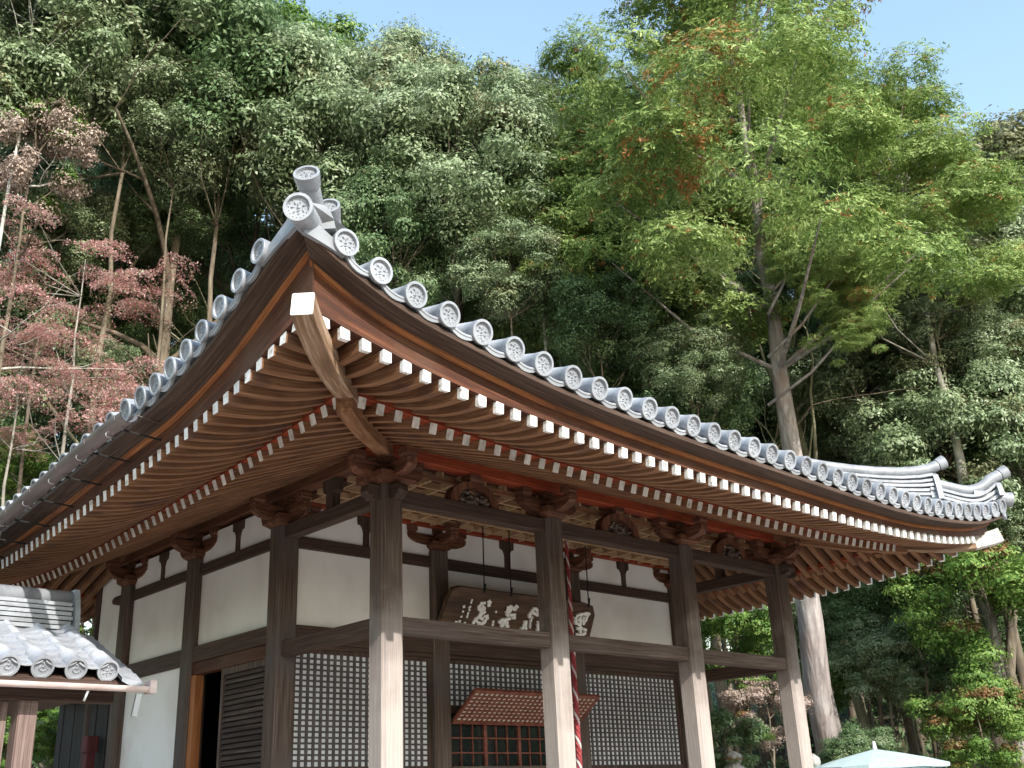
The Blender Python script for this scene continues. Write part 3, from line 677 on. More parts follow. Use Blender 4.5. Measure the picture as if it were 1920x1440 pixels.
def pan_tile(w=.345, L_=.34, lip=.055):
    b = MB(); n = 8; rows = []
    def sag(t): return -.050*(1-(2*t-1)**2)
    X_ = [w*(k/n-.5) for k in range(n+1)]
    # front lip (crescent), its face and underside
    f0 = [(x, 0, sag(k/n)-.008) for k, x in enumerate(X_)]
    f1 = [(x, 0, sag(k/n)-.008-lip*(.55+.45*math.sin(math.pi*k/n))) for k, x in enumerate(X_)]
    f2 = [(x, .030, p[2]) for x, p in zip(X_, f1)]
    f3 = [(x, .030, sag(k/n)-.03) for k, x in enumerate(X_)]
    t0 = [(x, 0, sag(k/n)-.008+.0) for k, x in enumerate(X_)]
    t1 = [(x, L_, sag(k/n)-.008+.02) for k, x in enumerate(X_)]
    t2 = [(x, L_, sag(k/n)-.03+.02) for k, x in enumerate(X_)]
    b.grid([f1, f0], smooth=False); b.grid([f2, f1], smooth=False); b.grid([t0, t1], smooth=False); b.grid([f3, f2], smooth=False); b.grid([t2, f3], smooth=False); b.grid([t1, t2], smooth=False)
    # second line: a thin raised bead across the face
    g0 = [(x, -.006, p[2]-.010) for x, p in zip(X_, f0)]; g1 = [(x, -.006, p[2]-.020) for x, p in zip(X_, f0)]
    b.grid([f0, g0], smooth=False, flip=True); b.grid([g0, g1], smooth=False, flip=True); b.grid([g1, [(x, 0, p[2]-.022) for x, p in zip(X_, f0)]], smooth=False, flip=True)
    return b.mesh('flat_eave_tile', TILE)
PTM = pan_tile()
discF = [-2.51, -2.18, -1.83, -1.48, -1.12, -.75, -.40, -.03, .32, .67, 1.03, 1.37, 1.71, 2.05, 2.40, 2.75, 3.08, 3.43, 3.76, 4.09, 4.42, 4.74, 5.07, 5.40, 5.71, 6.02, 6.32, 6.62, 6.92, 7.22, 7.52, 7.81, 8.11, 8.41, 8.74, 9.05]
discL = [-2.25, -1.95, -1.67, -1.39, -1.13, -.86, -.59, -.32, -.03, .27, .54, .80, 1.05, 1.30, 1.55, 1.79, 2.02, 2.25, 2.48, 2.70, 2.92, 3.14, 3.36, 3.6]
while discL[-1] < 8.4: discL.append(discL[-1]+.30)
discR = [-2.5+.335*k for k in range(34)]
def tiles(S_, ds, rotz, full=True):
    bar = MB()
    for i, s in enumerate(ds):
        sl_ = (roofz(S_, s, .36)-roofz(S_, s, 0))/.36
        e = MB
        o = inst('eave_tile', ETM, roofg, S_.f(s, S_.qe+.045, S_.zd(s)), (math.atan(sl_), 0, rotz))
        if S_ is SL: o.scale = (.40+.60*min(1, ((ds[i+1]-s) if i+1 < len(ds) else .3)/.33),)*3
        o.rotation_euler = (Matrix.Rotation(rotz+random.uniform(-.035, .035), 3, 'Z') @ Matrix.Rotation(math.atan(sl_)*.8+random.uniform(-.02, .02), 3, 'X') @ Matrix.Rotation(random.uniform(-.25, .25), 3, 'Y')).to_euler()
        if i+1 < len(ds):
            sm = (s+ds[i+1])/2; w = ds[i+1]-s; tl = math.atan2(S_.zd(ds[i+1])-S_.zd(s), w)
            if S_ is not SF and S_ is not SR: tl = -tl
            R3 = Matrix.Rotation(rotz, 3, 'Z') @ Matrix.Rotation(-tl if S_ is SF else -tl if S_ is SL else -tl, 3, 'Y') @ Matrix.Rotation(math.atan(sl_)*.8, 3, 'X')
            p = inst('flat_eave_tile', PTM, roofg, S_.f(sm, S_.qe+.012, S_.zd(sm)-.015), R3.to_euler(), (w/.345, 1, 1))
        # the barrel row up the slope
        D_ = S_.qe+2.9; c_ = (S_.s0+S_.s1)/2; h_ = (S_.s1-S_.s0)/2
        dm = D_*(1-abs(s-c_)/h_)-.15
        if dm > .5:
            path = [S_.f(s, S_.qe-d, roofz(S_, s, d)+.045) for d in np.linspace(.33, dm, max(3, int(dm/.5)))]
            bar.tube(path, .085, 8, caps=False)
    for (sa, sb) in ((S_.s0+.02, ds[0]), (ds[-1], S_.s1-.02)):
        # corner tile: a pendant strip that follows the curve into the corner
        b = MB(); r0, r1, r2, r3 = [], [], [], []
        for k in range(9):
            q_ = sa+(sb-sa)*k/8; z_ = S_.zd(q_); lip = .085+.10*(k/8 if sa == ds[-1] else 1-k/8)**1.5
            r0.append(S_.f(q_, S_.qe+.010, z_-.035)); r1.append(S_.f(q_, S_.qe+.010, z_-.035-lip)); r2.append(S_.f(q_, S_.qe-.03, z_-.035-lip)); r3.append(S_.f(q_, S_.qe-.40, roofz(S_, q_, .4)+.01))
        b.grid([r1, r0], smooth=False, flip=(S_ is not SF)); b.grid([r2, r1], smooth=False, flip=(S_ is not SF)); b.grid([r0, r3], smooth=False, flip=(S_ is not SF)); b.build('corner_flat_tile', TILE, roofg)
    tag(bar.build('barrel_tile_rows', TILE, roofg), kind='stuff')
tiles(SF, discF, 0.0); tiles(SL, discL, -math.pi/2); tiles(SR, discR, math.pi/2)
# hip ridges: stacked flat courses with a barrel on top, in two tiers; end tile, tusk tile, corner disc
def hipridge(cx, cy, dirx, diry, zc, S_, sgn, tiers):
    d = Vector((dirx, diry, 0)).normalized(); n = Vector((-d.y, d.x, 0))
    rg = bpy.data.objects.new('hip_ridge', None); link(rg, roofg)
    def bed(t):                                      # height of the roof along the hip, t metres in from the corner
        return zc+.40*t*.72+(-.20)*(1-math.exp(-t/1.3))+.012*t*t
    for (t0, t1, z0, ncourse, up) in tiers:
        N = 14
        ts = [t0+(t1-t0)*k/N for k in range(N+1)]
        def lift(t): return up*math.exp(-((t-t0)/.38))
        for k in range(ncourse):
            w = .26 if k % 2 == 0 else .235
            path = [(cx+d.x*t, cy+d.y*t, bed(t)+z0+k*.058+lift(t)*(k/ncourse)) for t in ts]
            b = MB(); b.sweep(path, w, .044, .006); b.build('ridge_course', TILE, rg)
        path = [(cx+d.x*t, cy+d.y*t, bed(t)+z0+ncourse*.058+.045+lift(t)) for t in ts]
        b = MB(); b.tube(path, .085, 12); b.build('ridge_barrel_tile', TILE, rg)
        # end tile (onigawara): rounded slab on the outer end
        zb = bed(t0)+z0-.10; zt = bed(t0)+z0+ncourse*.058+.10+up*.4; hh = zt-zb
        prof = [(-.21, 0), (.21, 0), (.20, hh*.30), (.165, hh*.42), (.16, hh*.66), (.12, hh*.88), (0, hh), (-.12, hh*.88), (-.16, hh*.66), (-.165, hh*.42), (-.20, hh*.30)]
        b = MB(); b.prism(prof, Vector((cx, cy, zb))+d*(t0-.02), n, (0, 0, 1), -d, .07)
        random.seed(4)
        for q in range(16):
            px_, pz_ = random.uniform(-.11, .11), random.uniform(hh*.25, hh*.85); rr = random.uniform(.012, .024)
            c0 = Vector((cx, cy, zb+pz_))+d*(t0-.09)+n*px_; b.tube([c0+Vector((0, 0, -rr*1.3)), c0-d*.012, c0+Vector((0, 0, rr*1.3))], [rr*.4, rr, rr*.4], 5)
        b.build('ridge_end_tile', TILE, rg)
        # tusk tile: a long barrel that rises outwards from the ridge end
        base = Vector((cx, cy, zt-.06))+d*(t0+.22)
        tip = Vector((cx, cy, zt+.10+up*.4))-d*(-t0+.02)
        tusk(rg, base, tip)
    return rg
TOM = None
def disc_tube(parent, base, tip, R0, name, style='flower'):
    # a capped barrel from base to tip, its crest facing along base->tip
    v = (tip-base); L_ = v.length; b = MB(); crest(b, R0, style, 3); nn = 24; k0 = None
    for y, r in ((.004, R0), (.05, R0*.97), (.10, R0*.90), (L_, R0*.88)):
        k = len(b.v)
        for i in range(nn): t = 2*math.pi*i/nn; b.v.append((r*math.cos(t), y, r*math.sin(t)))
        if k0 is not None:
            for i in range(nn): b.f.append((k0+i, k0+(i+1) % nn, k+(i+1) % nn, k+i)[::-1]); b.m.append(0); b.sm.append(True)
        k0 = k
    o = b.build(name, TILE, parent); o.location = tip
    o.rotation_euler = (-v).to_track_quat('Y', 'Z').to_euler()
    return o
def tusk(parent, base, tip): disc_tube(parent, base, tip, .088, 'tusk_tile')
def hipset(cx, cy, dirx, diry, ztip, low, upp):
    d = Vector((dirx, diry, 0)).normalized(); n = Vector((-d.y, d.x, 0)); C_ = Vector((cx, cy, 0))
    rg = bpy.data.objects.new('hip_ridge', None); link(rg, roofg)
    # corner disc tile pointing outwards
    disc_tube(rg, C_+d*.42+Vector((0, 0, ztip+.10)), C_-d*.14+Vector((0, 0, ztip)), .112, 'corner_disc_tile')
    # curved flat corner tile
    for (ta, za, tb, zb_, nc, zbed) in (low, upp):   # ridge top line from (ta, za) back to (tb, zb_), nc courses, bed drop
        N = 16; ts = [ta+(tb-ta)*(k/N)**1.3 for k in range(N+1)]
        def top(t, ta=ta, za=za, tb=tb, zb_=zb_, zbed=zbed): 
            u = (t-ta)/(tb-ta); return za+(zb_-za)*u-zbed*math.sin(math.pi*min(1, u*1.0))*(1-u)*1.1
        for k in range(nc):
            w = .27 if k % 2 == 0 else .24
            path = [(C_.x+d.x*t, C_.y+d.y*t, top(t)-.10-.058*(nc-k)+(.10*(1-(t-ta)/.5)*(0.0) if t < ta+.5 else 0)+.15*math.exp(-(t-(ta-.20))/.30)*((k+1)/nc)**1.3) for t in ts]
            b = MB(); b.sweep(path, w, .046, .006); b.build('ridge_course', TILE, rg)
        def bar(t): return top(max(t, ta))-.05+.17*math.exp(-(t-(ta-.20))/.30)
        tt = [ta-.17+.06*k for k in range(8)]+[q for q in ts if q > ta+.30]
        b = MB(); b.tube([(C_.x+d.x*t, C_.y+d.y*t, bar(t)) for t in tt], .084, 14); b.build('ridge_barrel_tile', TILE, rg)
        pA = Vector((C_.x+d.x*tt[0], C_.y+d.y*tt[0], bar(tt[0]))); pB = Vector((C_.x+d.x*tt[1], C_.y+d.y*tt[1], bar(tt[1])))
        disc_tube(rg, pA+(pB-pA).normalized()*.03, pA-(pB-pA).normalized()*.09, .104, 'tusk_tile')
        hh = .058*nc+(.16 if nc > 3 else .07); z0 = top(ta)-.02-hh
        prof = [(-.20, 0), (.20, 0), (.185, hh*.35), (.16, hh*.6), (.125, hh*.85), (0, hh), (-.125, hh*.85), (-.16, hh*.6), (-.185, hh*.35)]
        b = MB(); b.prism(prof, C_+Vector((0, 0, z0))+d*(ta-.005), n, (0, 0, 1), -d, .075)
        random.seed(4)
        for q in range(14):
            px_, pz_ = random.uniform(-.10, .10), random.uniform(hh*.2, hh*.85); rr = random.uniform(.012, .022)
            c0 = C_+Vector((0, 0, z0+pz_))+d*(ta-.078)+n*px_; b.tube([c0+Vector((0, 0, -rr*1.4)), c0-d*.012, c0+Vector((0, 0, rr*1.4))], [rr*.4, rr, rr*.4], 5)
        b.build('ridge_end_tile', TILE, rg)
pass
hipset(-2.93, -2.86, 1, .985, 5.80, (.34, 6.10, 1.25, 6.20, 3, .2), (1.15, 6.30, 7.6, 8.6, 5, .55))
hipset(9.17, -2.80, -.70, .714, 5.56, (.10, 5.86, 1.05, 5.92, 3, .2), (.98, 6.06, 7.9, 8.4, 5, .55))
# gutter on the left eave with its hooks
gut = bpy.data.objects.new('eave_gutter', None); link(gut, H)
b = MB(); rows = []
ys = np.linspace(-.42, 8.3, 40)
def gz(y): return ZdL(max(y, -.1))-.185-.004*max(0, y)
for y in ys:
    r = []
    for k in range(11):
        t = math.pi+math.pi*k/10; r.append((-3.06+.082*math.cos(t), y, gz(y)+.082*math.sin(t)))
    for k in range(11):
        t = 2*math.pi-math.pi*k/10; r.append((-3.06+.076*math.cos(t), y, gz(y)+.076*math.sin(t)))
    rows.append(r+[r[0]])
b.grid(rows); b.build('gutter_trough', COPPER, gut)
for y in np.arange(-.30, 8, .62):
    b = MB(); b.sweep([(-2.58, y+.1, gz(y)-.10), (-3.0, y+.1, gz(y)-.075)], .012, .016); b.build('gutter_stay', BLACK, gut)
    b = MB(); b.tube([(-2.72, y, gz(y)+.02), (-2.95, y, gz(y)+.05), (-3.0, y, gz(y)-.065), (-3.06, y, gz(y)-.088), (-3.135, y, gz(y)-.04), (-3.145, y, gz(y)+.005)], .005, 5); b.build('gutter_hook', COPPER, gut)
    b = MB(); b.tube([(-3.085+.035*math.cos(t), y+.20, gz(y)-.105+.028*math.sin(t)) for t in np.linspace(.6, 5.6, 12)], .004, 5); b.build('chain_hook', METAL, gut)
b = MB(); b.tube([(-3.06, 2.72, gz(2.7)-.05), (-3.06, 2.72, gz(2.7)-.20), (-3.06, 2.72, gz(2.7)-.45)], [.085, .065, .05], 10); b.build('downpipe_funnel', mat('white_plastic', [(.7, .7, .7), (.8, .8, .8)], rough=.4), gut)

# ------------------------------------------------------------------ hanging name plaque with brushed characters
plq = thing('name_plaque', 'dark wooden name board with white brushed characters hung over the middle bay', 'sign board')
pz0, pz1, py0, py1 = 3.72, 4.32, 1.80, 1.50
ax_ = Vector((1, 0, 0)); ay_ = Vector((0, py1-py0, pz1-pz0)); hL = ay_.length; ay_.normalize(); nn_ = ax_.cross(ay_)
xl, xr = 2.16, 4.90
prof = [(0, 0), (xr-xl, 0), (xr-xl+.03, .1), (xr-xl+.01, hL*.78), (xr-xl-.08, hL*.97), (xr-xl-.2, hL), (.16, hL), (.06, hL*.95), (.01, hL*.75), (-.02, .1)]
b = MB(); b.prism(prof, (xl, py0, pz0), ax_, ay_, nn_, -.07)
PLW = mat('plaque_wood', [(.035, .022, .015), (.075, .042, .025), (.14, .08, .045)], scale=(1.4, 14, 14), rough=.7, bump=.4)
b.build('board', PLW, plq)
# strokes as (u, v, width) points measured on the board, u along x from the left, v up
STK = []
def on_plaque(u_, v_):
    d = CR @ np.array([(u_-960)/CF, -(v_-720)/CF, -1.0]); o = np.array([xl, py0, pz0]); n = np.array(nn_)
    t = ((o-CP) @ n)/(d @ n); p = CP+d*t-o
    return float(p @ np.array(ax_)), float(p @ np.array(ay_))
def S3(*pts): STK.append([((800+x/5.333), (1080+y/5.333), w) for x, y, w in pts])
# small inscription on the left
S3((455, 230, 2.2), (440, 275, 2.6)); S3((440, 300, 3), (415, 325, 3)); S3((370, 290, 3.6), (372, 318, 3.6)); S3((350, 350, 3), (368, 356, 3)); S3((415, 360, 2.6), (398, 418, 2.6))
S3((342, 395, 3.4), (346, 412, 3.4)); S3((330, 440, 4.4), (322, 462, 4.4)); S3((275, 455, 4), (300, 465, 4)); S3((380, 455, 3.4), (376, 476, 3.4)); S3((428, 330, 3), (420, 350, 2))
# first big character
S3((612, 240, 5), (625, 270, 6.5), (612, 305, 5)); S3((585, 265, 4), (540, 275, 5), (512, 318, 5), (540, 340, 6), (585, 318, 5)); S3((560, 290, 4), (548, 345, 4.5), (530, 385, 5))
S3((585, 350, 4), (520, 400, 5), (470, 450, 5.5), (455, 485, 3)); S3((590, 385, 4), (600, 420, 4), (560, 470, 6), (500, 490, 4.5)); S3((520, 410, 5), (560, 430, 5)); S3((480, 440, 4), (530, 475, 4))
S3((605, 380, 2), (607, 430, 2.5)); S3((560, 400, 4), (600, 400, 3))
# faint middle mark
S3((680, 348, 3), (692, 360, 3)); S3((662, 440, 3), (652, 500, 2.5))
# second big character
S3((790, 318, 6), (830, 310, 6), (850, 300, 5)); S3((875, 290, 5), (895, 312, 6), (870, 335, 5), (850, 310, 4)); S3((785, 340, 6), (810, 370, 7), (795, 400, 6)); S3((800, 330, 6), (840, 345, 5))
S3((820, 385, 5), (875, 385, 4), (870, 430, 3)); S3((830, 420, 5), (790, 430, 5), (730, 440, 5), (712, 470, 5)); S3((780, 430, 6), (760, 480, 6), (730, 515, 4)); S3((790, 450, 6), (800, 520, 6)); S3((720, 440, 4), (750, 500, 5)); S3((845, 395, 3), (848, 425, 3))
# third character, half behind the post
S3((1070, 310, 4), (1050, 345, 5), (1010, 400, 5)); S3((1070, 315, 5), (1100, 345, 5), (1125, 365, 5)); S3((1050, 365, 5), (1110, 385, 5)); S3((1015, 385, 5), (1020, 415, 4))
S3((975, 440, 4), (965, 500, 5), (925, 545, 4)); S3((985, 440, 4), (980, 545, 4)); S3((1045, 400, 4), (1028, 450, 2.5), (1022, 520, 2)); S3((1110, 440, 5), (1105, 500, 5), (1095, 555, 4)); S3((1125, 370, 5), (1180, 360, 5), (1170, 420, 4)); S3((1150, 420, 4), (1210, 430, 4)); S3((1180, 440, 5), (1190, 530, 5)); S3((1240, 400, 4), (1230, 500, 4), (1290, 540, 4))
# fourth character
S3((1480, 395, 4), (1540, 375, 5), (1600, 370, 5.5), (1620, 378, 4)); S3((1480, 400, 5), (1478, 470, 4), (1530, 480, 5)); S3((1600, 380, 5), (1575, 440, 5), (1545, 480, 6)); S3((1490, 435, 4), (1525, 425, 4)); S3((1520, 400, 4.5), (1525, 560, 5)); S3((1480, 520, 4), (1530, 510, 4), (1585, 540, 4.5)); S3((1470, 580, 5), (1530, 585, 5), (1580, 560, 4)); S3((1560, 400, 4), (1540, 450, 5))
def cgroup(st):
    x = (st[0][0]-800)*5.333
    return 0 if x < 457 else 1 if x < 640 else 2 if x < 697 else 3 if x < 900 else 4 if x < 1300 else 5
CB = [MB() for _ in range(6)]
for kk, st in enumerate(STK):
    b = CB[cgroup(st)]
    P = []
    for i in range(len(st)-1):
        for k in range(4 if i < len(st)-2 else 5):
            t = k/4; P.append(tuple(st[i][j]+(st[i+1][j]-st[i][j])*t for j in range(3)))
    Q = [on_plaque(p[0], p[1]) for p in P]; W_ = [p[2]*.0058*(.75+.25*math.sin(1+2*i)) for i, p in enumerate(P)]
    L_, R_ = [], []
    for i, q in enumerate(Q):
        a, c = Q[max(i-1, 0)], Q[min(i+1, len(Q)-1)]; dx, dy = c[0]-a[0], c[1]-a[1]; h = math.hypot(dx, dy) or 1
        w = W_[i]*(0.7 if i in (0, len(Q)-1) else 1); L_.append((q[0]-dy/h*w, q[1]+dx/h*w)); R_.append((q[0]+dy/h*w, q[1]-dx/h*w))
    out = L_+R_[::-1]
    o_ = Vector((xl, py0, pz0)); th = .010+.0006*kk
    m = len(L_)
    vs = [o_+ax_*x+ay_*y+nn_*th for x, y in L_]+[o_+ax_*x+ay_*y+nn_*th for x, y in R_]+[o_+ax_*x+ay_*y for x, y in L_]+[o_+ax_*x+ay_*y for x, y in R_]
    fs = [(i, i+1, m+i+1, m+i) for i in range(m-1)]+[(i, 2*m+i, 2*m+i+1, i+1) for i in range(m-1)]+[(m+i, m+i+1, 3*m+i+1, 3*m+i) for i in range(m-1)]
    b.add(vs, fs)
for k in range(6): tag(CB[k].build('brushed_character' if k not in (0, 2) else 'small_inscription', LETTER, plq), kind='stuff')
for x in (2.72, 3.20, 4.72):
    b = MB(); b.tube([(x, 1.50, 4.30), (x, 1.49, 5.17)], .009, 6); b.tube([(x, 1.50, 4.28), (x, 1.48, 4.40)], .016, 6); b.build('hanging_rod', BLACK, plq)

# ------------------------------------------------------------------ bell rope
rope = thing('bell_rope', 'thick twisted red and white bell rope hanging from the porch ceiling', 'bell rope', (0, 0, 0))
RRED = mat('red_rope_strand', [(.16, .02, .025), (.27, .04, .045), (.36, .09, .09)], scale=(40, 40, 40), rough=.9, bump=.5)
RWHT = mat('white_rope_strand', [(.40, .34, .33), (.56, .50, .48)], scale=(40, 40, 40), rough=.9, bump=.5)
for k in range(4):
    P = []
    Rr = []
    for i in range(170):
        z = 5.15-i*(4.1/169); t = (5.15-z)*22+2*math.pi*k/4; w = .011+.011*min(1, (5.15-z)/2.8)
        P.append((3.655+w*math.cos(t)-.02*(5.15-z)/3, .85+w*math.sin(t), z)); Rr.append(w*.86)
    b = MB(); b.tube(P, Rr, 7); b.build('rope_strand', RWHT if k == 0 else RRED, rope)

# ------------------------------------------------------------------ things beside the hall
rb = thing('red_cloth_stand', 'dark red cloth-covered stand just inside the open side door', 'cloth stand', (.55, 3.35, .5))
b = MB(); b.tube([(0, 0, 0), (0, 0, 1.4), (0, 0, 2.1), (0, .0, 2.28)], [.26, .24, .20, .10], 12); b.build('cloth', mat('dark_red_cloth', [(.16, .012, .012), (.26, .025, .02)], rough=.9), rb)
b = MB(); b.tube([(-.24, 0, 1.62), (-.26, 0, 1.62)], [.02, .02], 8); b.build('brass_knob', mat('brass', [(.5, .35, .15), (.6, .45, .2)], rough=.3, metallic=.8), rb)
rp_ = thing('red_post', 'weathered dark red post with a square cap beside the black boards', 'post', (-.12, 6.75, .012))
b = MB(); b.beam((0, 0, 0), (0, 0, 2.62), .13, .13, .01, up=(0, 1, 0)); b.build('shaft', mat('faded_red_paint', [(.06, .014, .016), (.12, .03, .032)], scale=(12, 12, 2), rough=.7), rp_)
b = MB(); b.beam((0, 0, 2.62), (0, 0, 2.84), .19, .19, .02, up=(0, 1, 0)); b.build('cap', MATS['faded_red_paint'], rp_)

# ------------------------------------------------------------------ small tiled gate at lower left
gate = thing('tiled_gate', 'small tiled gate roof with pale gutter and slatted timber side by the hall', 'gate', (0, 0, 0))
GT = eave_tile(.102, .085, .30, 'tomoe', True); GE = eave_tile(.102, .085, .30, 'flower', True)
gy0, gz0, gsl = 1.0, 2.965, .46                      # eave line, disc height, slope
gx = [-2.42-.298*k for k in range(9)]
groof = bpy.data.objects.new('gate_roof', None); link(groof, gate)
ang = math.atan(gsl)
GP = MB(); npan = 9
def curved(w, L_, t_=.016, sagd=.045):
    b = MB(); n = 8; r0, r1, r2, r3 = [], [], [], []
    for k in range(n+1):
        x = w*(k/n-.5); s_ = -sagd*(1-(2*k/n-1)**2)
        r0.append((x, 0, s_)); r1.append((x, L_, s_)); r2.append((x, 0, s_-t_)); r3.append((x, L_, s_-t_))
    b.grid([r0, r1]); b.grid([r2, r0], smooth=False); b.grid([r3, r2]); return b.mesh('pan_tile', TILE)
GPM = curved(.27, .30); 
def barrel(L_, r):
    b = MB(); n = 14; r0, r1 = [], []
    for k in range(n+1):
        t = math.pi*k/n*1.1-.15; r0.append((r*math.cos(t), 0, r*math.sin(t))); r1.append((r*.96*math.cos(t), L_, r*.96*math.sin(t)))
    b.grid([r0, r1], flip=True); k = len(b.v); b.f.append(tuple(range(k-2*(n+1), k-(n+1)))); b.m.append(0); b.sm.append(False); return b.mesh('barrel_tile', TILE)
GBM = barrel(.27, .078); GRM = barrel(.27, .040)
for i, x in enumerate(gx):
    inst('eave_tile', GT if i else GE, groof, (x, gy0, gz0), (ang, 0, 0))
    for j in range(5):
        y = gy0+.26+j*.235; inst('barrel_tile', GBM if i == 0 else GRM, groof, (x, y, gz0+(.012 if i == 0 else .045)+(y-gy0)*gsl), (ang*.93, 0, 0))
    if i < len(gx)-1:
        for j in range(7):
            y = gy0-.02+j*.165; o = inst('pan_tile', GPM, groof, (x-.149, y, gz0+.075+(y-gy0)*gsl), (ang*.80, 0, 0), (1.0, .9, 1))
# verge tiles on the gable side
for j in range(9):
    y = gy0-.10+j*.135
    b = MB(); b.add([(-2.33, y, gz0-.02+(y-gy0)*gsl), (-2.13, y, gz0-.05+(y-gy0)*gsl), (-2.13, y+.16, gz0-.03+(y+.16-gy0)*gsl), (-2.33, y+.16, gz0+(y+.16-gy0)*gsl),
                    (-2.33, y, gz0-.05+(y-gy0)*gsl), (-2.13, y, gz0-.14+(y-gy0)*gsl), (-2.13, y+.16, gz0-.12+(y+.16-gy0)*gsl), (-2.33, y+.16, gz0-.03+(y+.16-gy0)*gsl)],
                   [(0, 1, 2, 3), (0, 4, 5, 1), (1, 5, 6, 2), (7, 6, 5, 4)])
    b.build('verge_tile', TILE, groof)
# ridge of stacked courses
gry = gy0+1.22
for k in range(6):
    b = MB(); z = gz0+.53+k*.048; w = .30-.015*(k % 2)-.008*k; b.box((-5.6, gry-w/2, z), (-2.38-.012*(k % 2), gry+w/2, z+.036)); b.build('ridge_course', TILE, groof)
b = MB(); b.tube([(-5.6, gry, gz0+.86), (-2.37, gry, gz0+.86)], .085, 14); b.build('ridge_barrel_tile', TILE, groof)
b = MB(); b.prism([(-.2, .43), (.2, .43), (.17, .73), (.10, .95), (-.10, .95), (-.17, .73)], (-2.37, gry, gz0), (0, 1, 0), (0, 0, 1), (1, 0, 0), .05); b.build('ridge_end_tile', TILE, groof)
b = MB(); b.add([(-5.6, gy0, gz0-.10), (-2.2, gy0, gz0-.10), (-2.2, gry, gz0+.53), (-5.6, gry, gz0+.53), (-5.6, gry+1.6, gz0-.10), (-2.2, gry+1.6, gz0-.10), (-5.6, gy0, gz0-.15), (-2.2, gy0, gz0-.15), (-2.2, gry+1.6, gz0-.15), (-5.6, gry+1.6, gz0-.15)],
                [(0, 1, 2, 3), (3, 2, 5, 4), (9, 8, 7, 6), (0, 6, 7, 1), (4, 5, 8, 9), (1, 7, 8, 5, 2), (0, 3, 4, 9, 6)]); b.build('roof_boarding', DW('x'), groof)
b = MB(); rr = []
for x in (-5.6, -2.02):
    r = [(x, gy0-.075+.05*math.cos(t), gz0-.135+.05*math.sin(t)) for t in np.linspace(math.pi, 2*math.pi, 10)]+[(x, gy0-.075+.044*math.cos(t), gz0-.135+.044*math.sin(t)) for t in np.linspace(2*math.pi, math.pi, 10)]; rr.append(r+[r[0]])
b.grid(rr, flip=True); PINK = mat('pale_copper', [(.42, .30, .28), (.56, .45, .42), (.66, .56, .53)], scale=(3, 9, 9), rough=.4, spec=.6); b.build('gutter', PINK, groof)
b = MB(); b.box((-2.0701, gy0-.14, gz0-.195), (-2.005, gy0-.01, gz0-.08)); b.build('gutter_end', PINK, groof)
b = MB(); b.sweep([(-2.14, gy0-.06, gz0-.20), (-2.17, gy0-.06, gz0-.40)], .05, .03, up=(0, 1, 0)); b.build('gutter_bracket', METAL, groof)
b = MB(); b.tube([(-2.62, gy0-.07, gz0-.19), (-2.65, gy0-.07, gz0-.28)], .012, 6); b.build('gutter_bracket', METAL, groof)
b = MB(); b.beam((-5.6, gy0+.28, gz0-.20), (-2.25, gy0+.28, gz0-.20), .12, .12, .01); b.build('plate_beam', DW('x'), gate)
b = MB(); b.beam((-3.02, gy0+.30, .012), (-3.02, gy0+.30, gz0-.26), .17, .17, .01, up=(0, 1, 0)); b.build('gate_post', wood('gate_timber', [(.08, .05, .042), (.15, .105, .09), (.24, .18, .16)], 'z'), gate)
b = MB(); b.beam((-3.02, gry+1.2, .012), (-3.02, gry+1.2, gz0-.26), .15, .15, .01, up=(0, 1, 0)); b.build('gate_post', wood('gate_timber', GREYW, 'z'), gate)
for k in range(7):
    x = -3.20-k*.14; b = MB(); b.beam((x, gy0+.32, .3), (x, gy0+.32, gz0-.27), .055, .06, .004, up=(0, 1, 0)); b.build('slat', wood('gate_timber', GREYW, 'z'), gate)

# ------------------------------------------------------------------ parasol and stone lanterns
pc = at(1640, 1405, 17.0)
par = thing('parasol', 'pale blue paper parasol with a white tip standing right of the porch', 'parasol', (pc[0], pc[1], 0.0))
PAR = mat('pale_blue_canvas', [(.50, .66, .70), (.60, .76, .79)], scale=(5, 5, 5), rough=.7, translucent=.3)
zt = pc[2]; Rp = 1.08; hp = .26
b = MB(); n = 16; rings = []
for r, dz in ((.02, 0), (.35, .075), (.70, .165), (1.0, hp)):
    rings.append([(Rp*r*math.cos(2*math.pi*k/n), Rp*r*math.sin(2*math.pi*k/n), zt-dz-(.0 if k % 2 == 0 else -.012*r)) for k in range(n+1)])
b.grid(rings, smooth=False); rim = [(p[0], p[1], p[2]-.05) for p in rings[-1]]; b.grid([rings[-1], rim], smooth=False); b.build('canopy', PAR, par)
b = MB(); b.tube([(0, 0, zt-.03), (0, 0, zt+.06), (0, 0, zt+.12)], [.045, .03, .022], 10); b.build('finial', mat('white_plastic', [(.7, .7, .7), (.8, .8, .8)], rough=.4), par)
b = MB(); b.tube([(0, 0, 0), (0, 0, zt-.02)], .022, 8); b.build('pole', METAL, par)
for k in range(8):
    t = 2*math.pi*k/8; b = MB(); b.tube([(0, 0, zt-.04), (Rp*math.cos(t), Rp*math.sin(t), zt-hp-.02)], .007, 5); b.build('rib', METAL, par)
